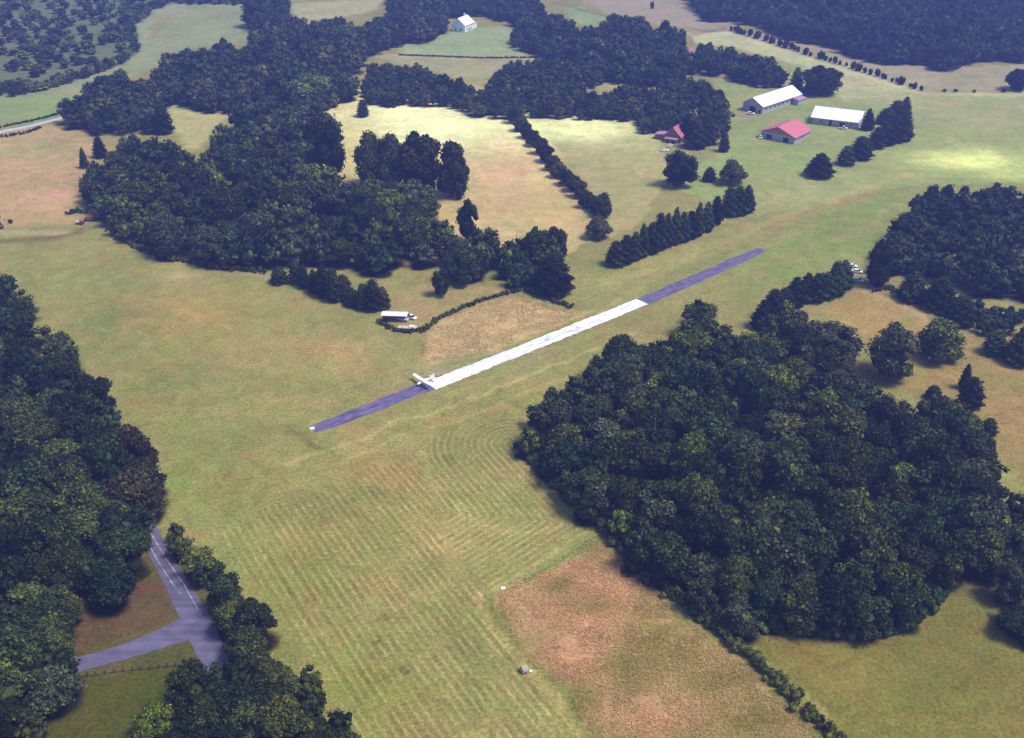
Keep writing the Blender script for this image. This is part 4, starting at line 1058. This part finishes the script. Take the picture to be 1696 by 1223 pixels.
# post fence by the driveway
fp = [(118,1124),(160,1119),(205,1113),(250,1108),(292,1104)]
P = [V(*q) for q in fp]; root = empty('fence', P[0]); tag(root, 'weathered wooden post fence below the driveway', 'fence')
tot = [P[0]]
for a, b_ in zip(P[:-1], P[1:]):
    n_ = max(1, round((b_ - a).length / 2.1))
    for j in range(1, n_ + 1): tot.append(a.lerp(b_, j / n_))
for q in tot:
    mb = MB(); mb.box(q - P[0] + Vector((0, 0, .75)), (.24, .24, 1.5)); mb.build('post', M['wood'], root)
for zz in (.55, 1.1):
    mb = MB()
    for a, b_ in zip(tot[:-1], tot[1:]):
        mb.tube(a - P[0] + Vector((0, 0, zz)), b_ - P[0] + Vector((0, 0, zz)), .06, .06, 4)
    mb.build('rail', M['wood'], root)

# light aeroplane on the runway, nose towards the near end
c = V(701, 637.5)
hd = math.atan2(*(lambda d: (d.y, d.x))(V(620,674) - V(705,640)))
root = empty('light_aeroplane', (c.x, c.y, .06), hd); tag(root, 'small white high winged aeroplane on the runway', 'aeroplane'); root.scale = (.9, .9, .9)
def ell(x, w_, h_, zc, n_=14): return [Vector((x, math.cos(a / n_ * 2 * math.pi) * w_, zc + math.sin(a / n_ * 2 * math.pi) * h_)) for a in range(n_)]
mb = MB(); mb.loft([ell(2.75, .16, .16, 1.15), ell(2.6, .38, .36, 1.15), ell(1.9, .5, .5, 1.2), ell(1.1, .56, .62, 1.3), ell(.2, .58, .78, 1.45), ell(-.9, .54, .72, 1.45), ell(-2.2, .36, .48, 1.42), ell(-3.8, .2, .28, 1.42), ell(-4.9, .08, .16, 1.48)]); mb.build('fuselage', M['white_paint'], root, True)
mb = MB()
def foil(x, y, z, ch, th):
    return [Vector((x + ch * a, y, z + th * b_)) for a, b_ in ((.5, 0), (.35, .55), (.05, .8), (-.3, .5), (-.5, 0), (-.3, -.15), (.05, -.3), (.35, -.3))]
mb.loft([foil(.3, -5.5, 2.42, 1.05, .10), foil(.35, -5.3, 2.4, 1.3, .14), foil(.4, -2.6, 2.32, 1.6, .2), foil(.4, 0, 2.28, 1.6, .2), foil(.4, 2.6, 2.32, 1.6, .2), foil(.35, 5.3, 2.4, 1.3, .14), foil(.3, 5.5, 2.42, 1.05, .10)]); mb.build('wing', M['white_paint'], root)
mb = MB(); mb.loft([foil(-4.5, -1.7, 1.5, .7, .06), foil(-4.5, 0, 1.5, 1.0, .08), foil(-4.5, 1.7, 1.5, .7, .06)]); mb.build('tailplane', M['white_paint'], root)
mb = MB(); mb.solid([Vector((-3.7, -.04, 1.6)), Vector((-5.0, -.04, 1.6)), Vector((-5.2, -.03, 2.9)), Vector((-4.6, -.03, 2.9))], [Vector((-3.7, .04, 1.6)), Vector((-5.0, .04, 1.6)), Vector((-5.2, .03, 2.9)), Vector((-4.6, .03, 2.9))]); mb.build('tail_fin', M['white_paint'], root)
mb = MB(); mb.solid([Vector((1.35, -.5, 1.62)), Vector((1.35, .5, 1.62)), Vector((-.6, .56, 1.7)), Vector((-.6, -.56, 1.7))], [Vector((.95, -.4, 2.16)), Vector((.95, .4, 2.16)), Vector((-.5, .45, 2.2)), Vector((-.5, -.45, 2.2))]); mb.build('cabin_windows', M['glass'], root)
for s in (-1, 1):
    mb = MB(); mb.tube((.3, s * .5, .9), (.35, s * 2.6, 2.25), .05, .05, 6); mb.build('wing_strut', M['white_paint'], root)
    mb = MB(); mb.tube((.1, s * .45, 1.0), (.1, s * 1.15, .35), .06, .05, 6); g = mb.build('landing_gear', M['white_paint'], root)
    mb = MB(); mb.tube((.1, s * 1.2 - .09, .26), (.1, s * 1.2 + .09, .26), .26, .26, 14); mb.build('wheel', M['tyre'], g)
mb = MB(); mb.tube((2.1, 0, .9), (2.2, 0, .3), .05, .05, 6); g = mb.build('landing_gear', M['white_paint'], root)
mb = MB(); mb.tube((2.2, -.08, .22), (2.2, .08, .22), .22, .22, 14); mb.build('wheel', M['tyre'], g)
mb = MB(); mb.tube((2.74, 0, 1.15), (3.05, 0, 1.15), .16, .03, 10); mb.build('spinner', M['grey_metal'], root)
mb = MB(); mb.box((2.86, 0, 1.55), (.05, .14, .8), 0, .02); mb.box((2.86, 0, .75), (.05, .14, .8), 0, .02); mb.build('propeller', M['grey_metal'], root)

# =================================================================== HAZE
HD = 0.00030
m, n, l, out = new_mat('haze')
pv = n.new('ShaderNodeVolumePrincipled'); pv.inputs['Color'].default_value = (.24, .31, 1.0, 1)
pv.inputs['Density'].default_value = HD; pv.inputs['Anisotropy'].default_value = .2
l.new(pv.outputs[0], out.inputs['Volume'])
mb = MB(); mb.box((0, 900, CAMH / 2 + 9), (2600, 2600, CAMH + 20)); hz = mb.build('haze', m)
tag(hz, 'thin blue haze over the distant land', 'haze', kind='stuff')
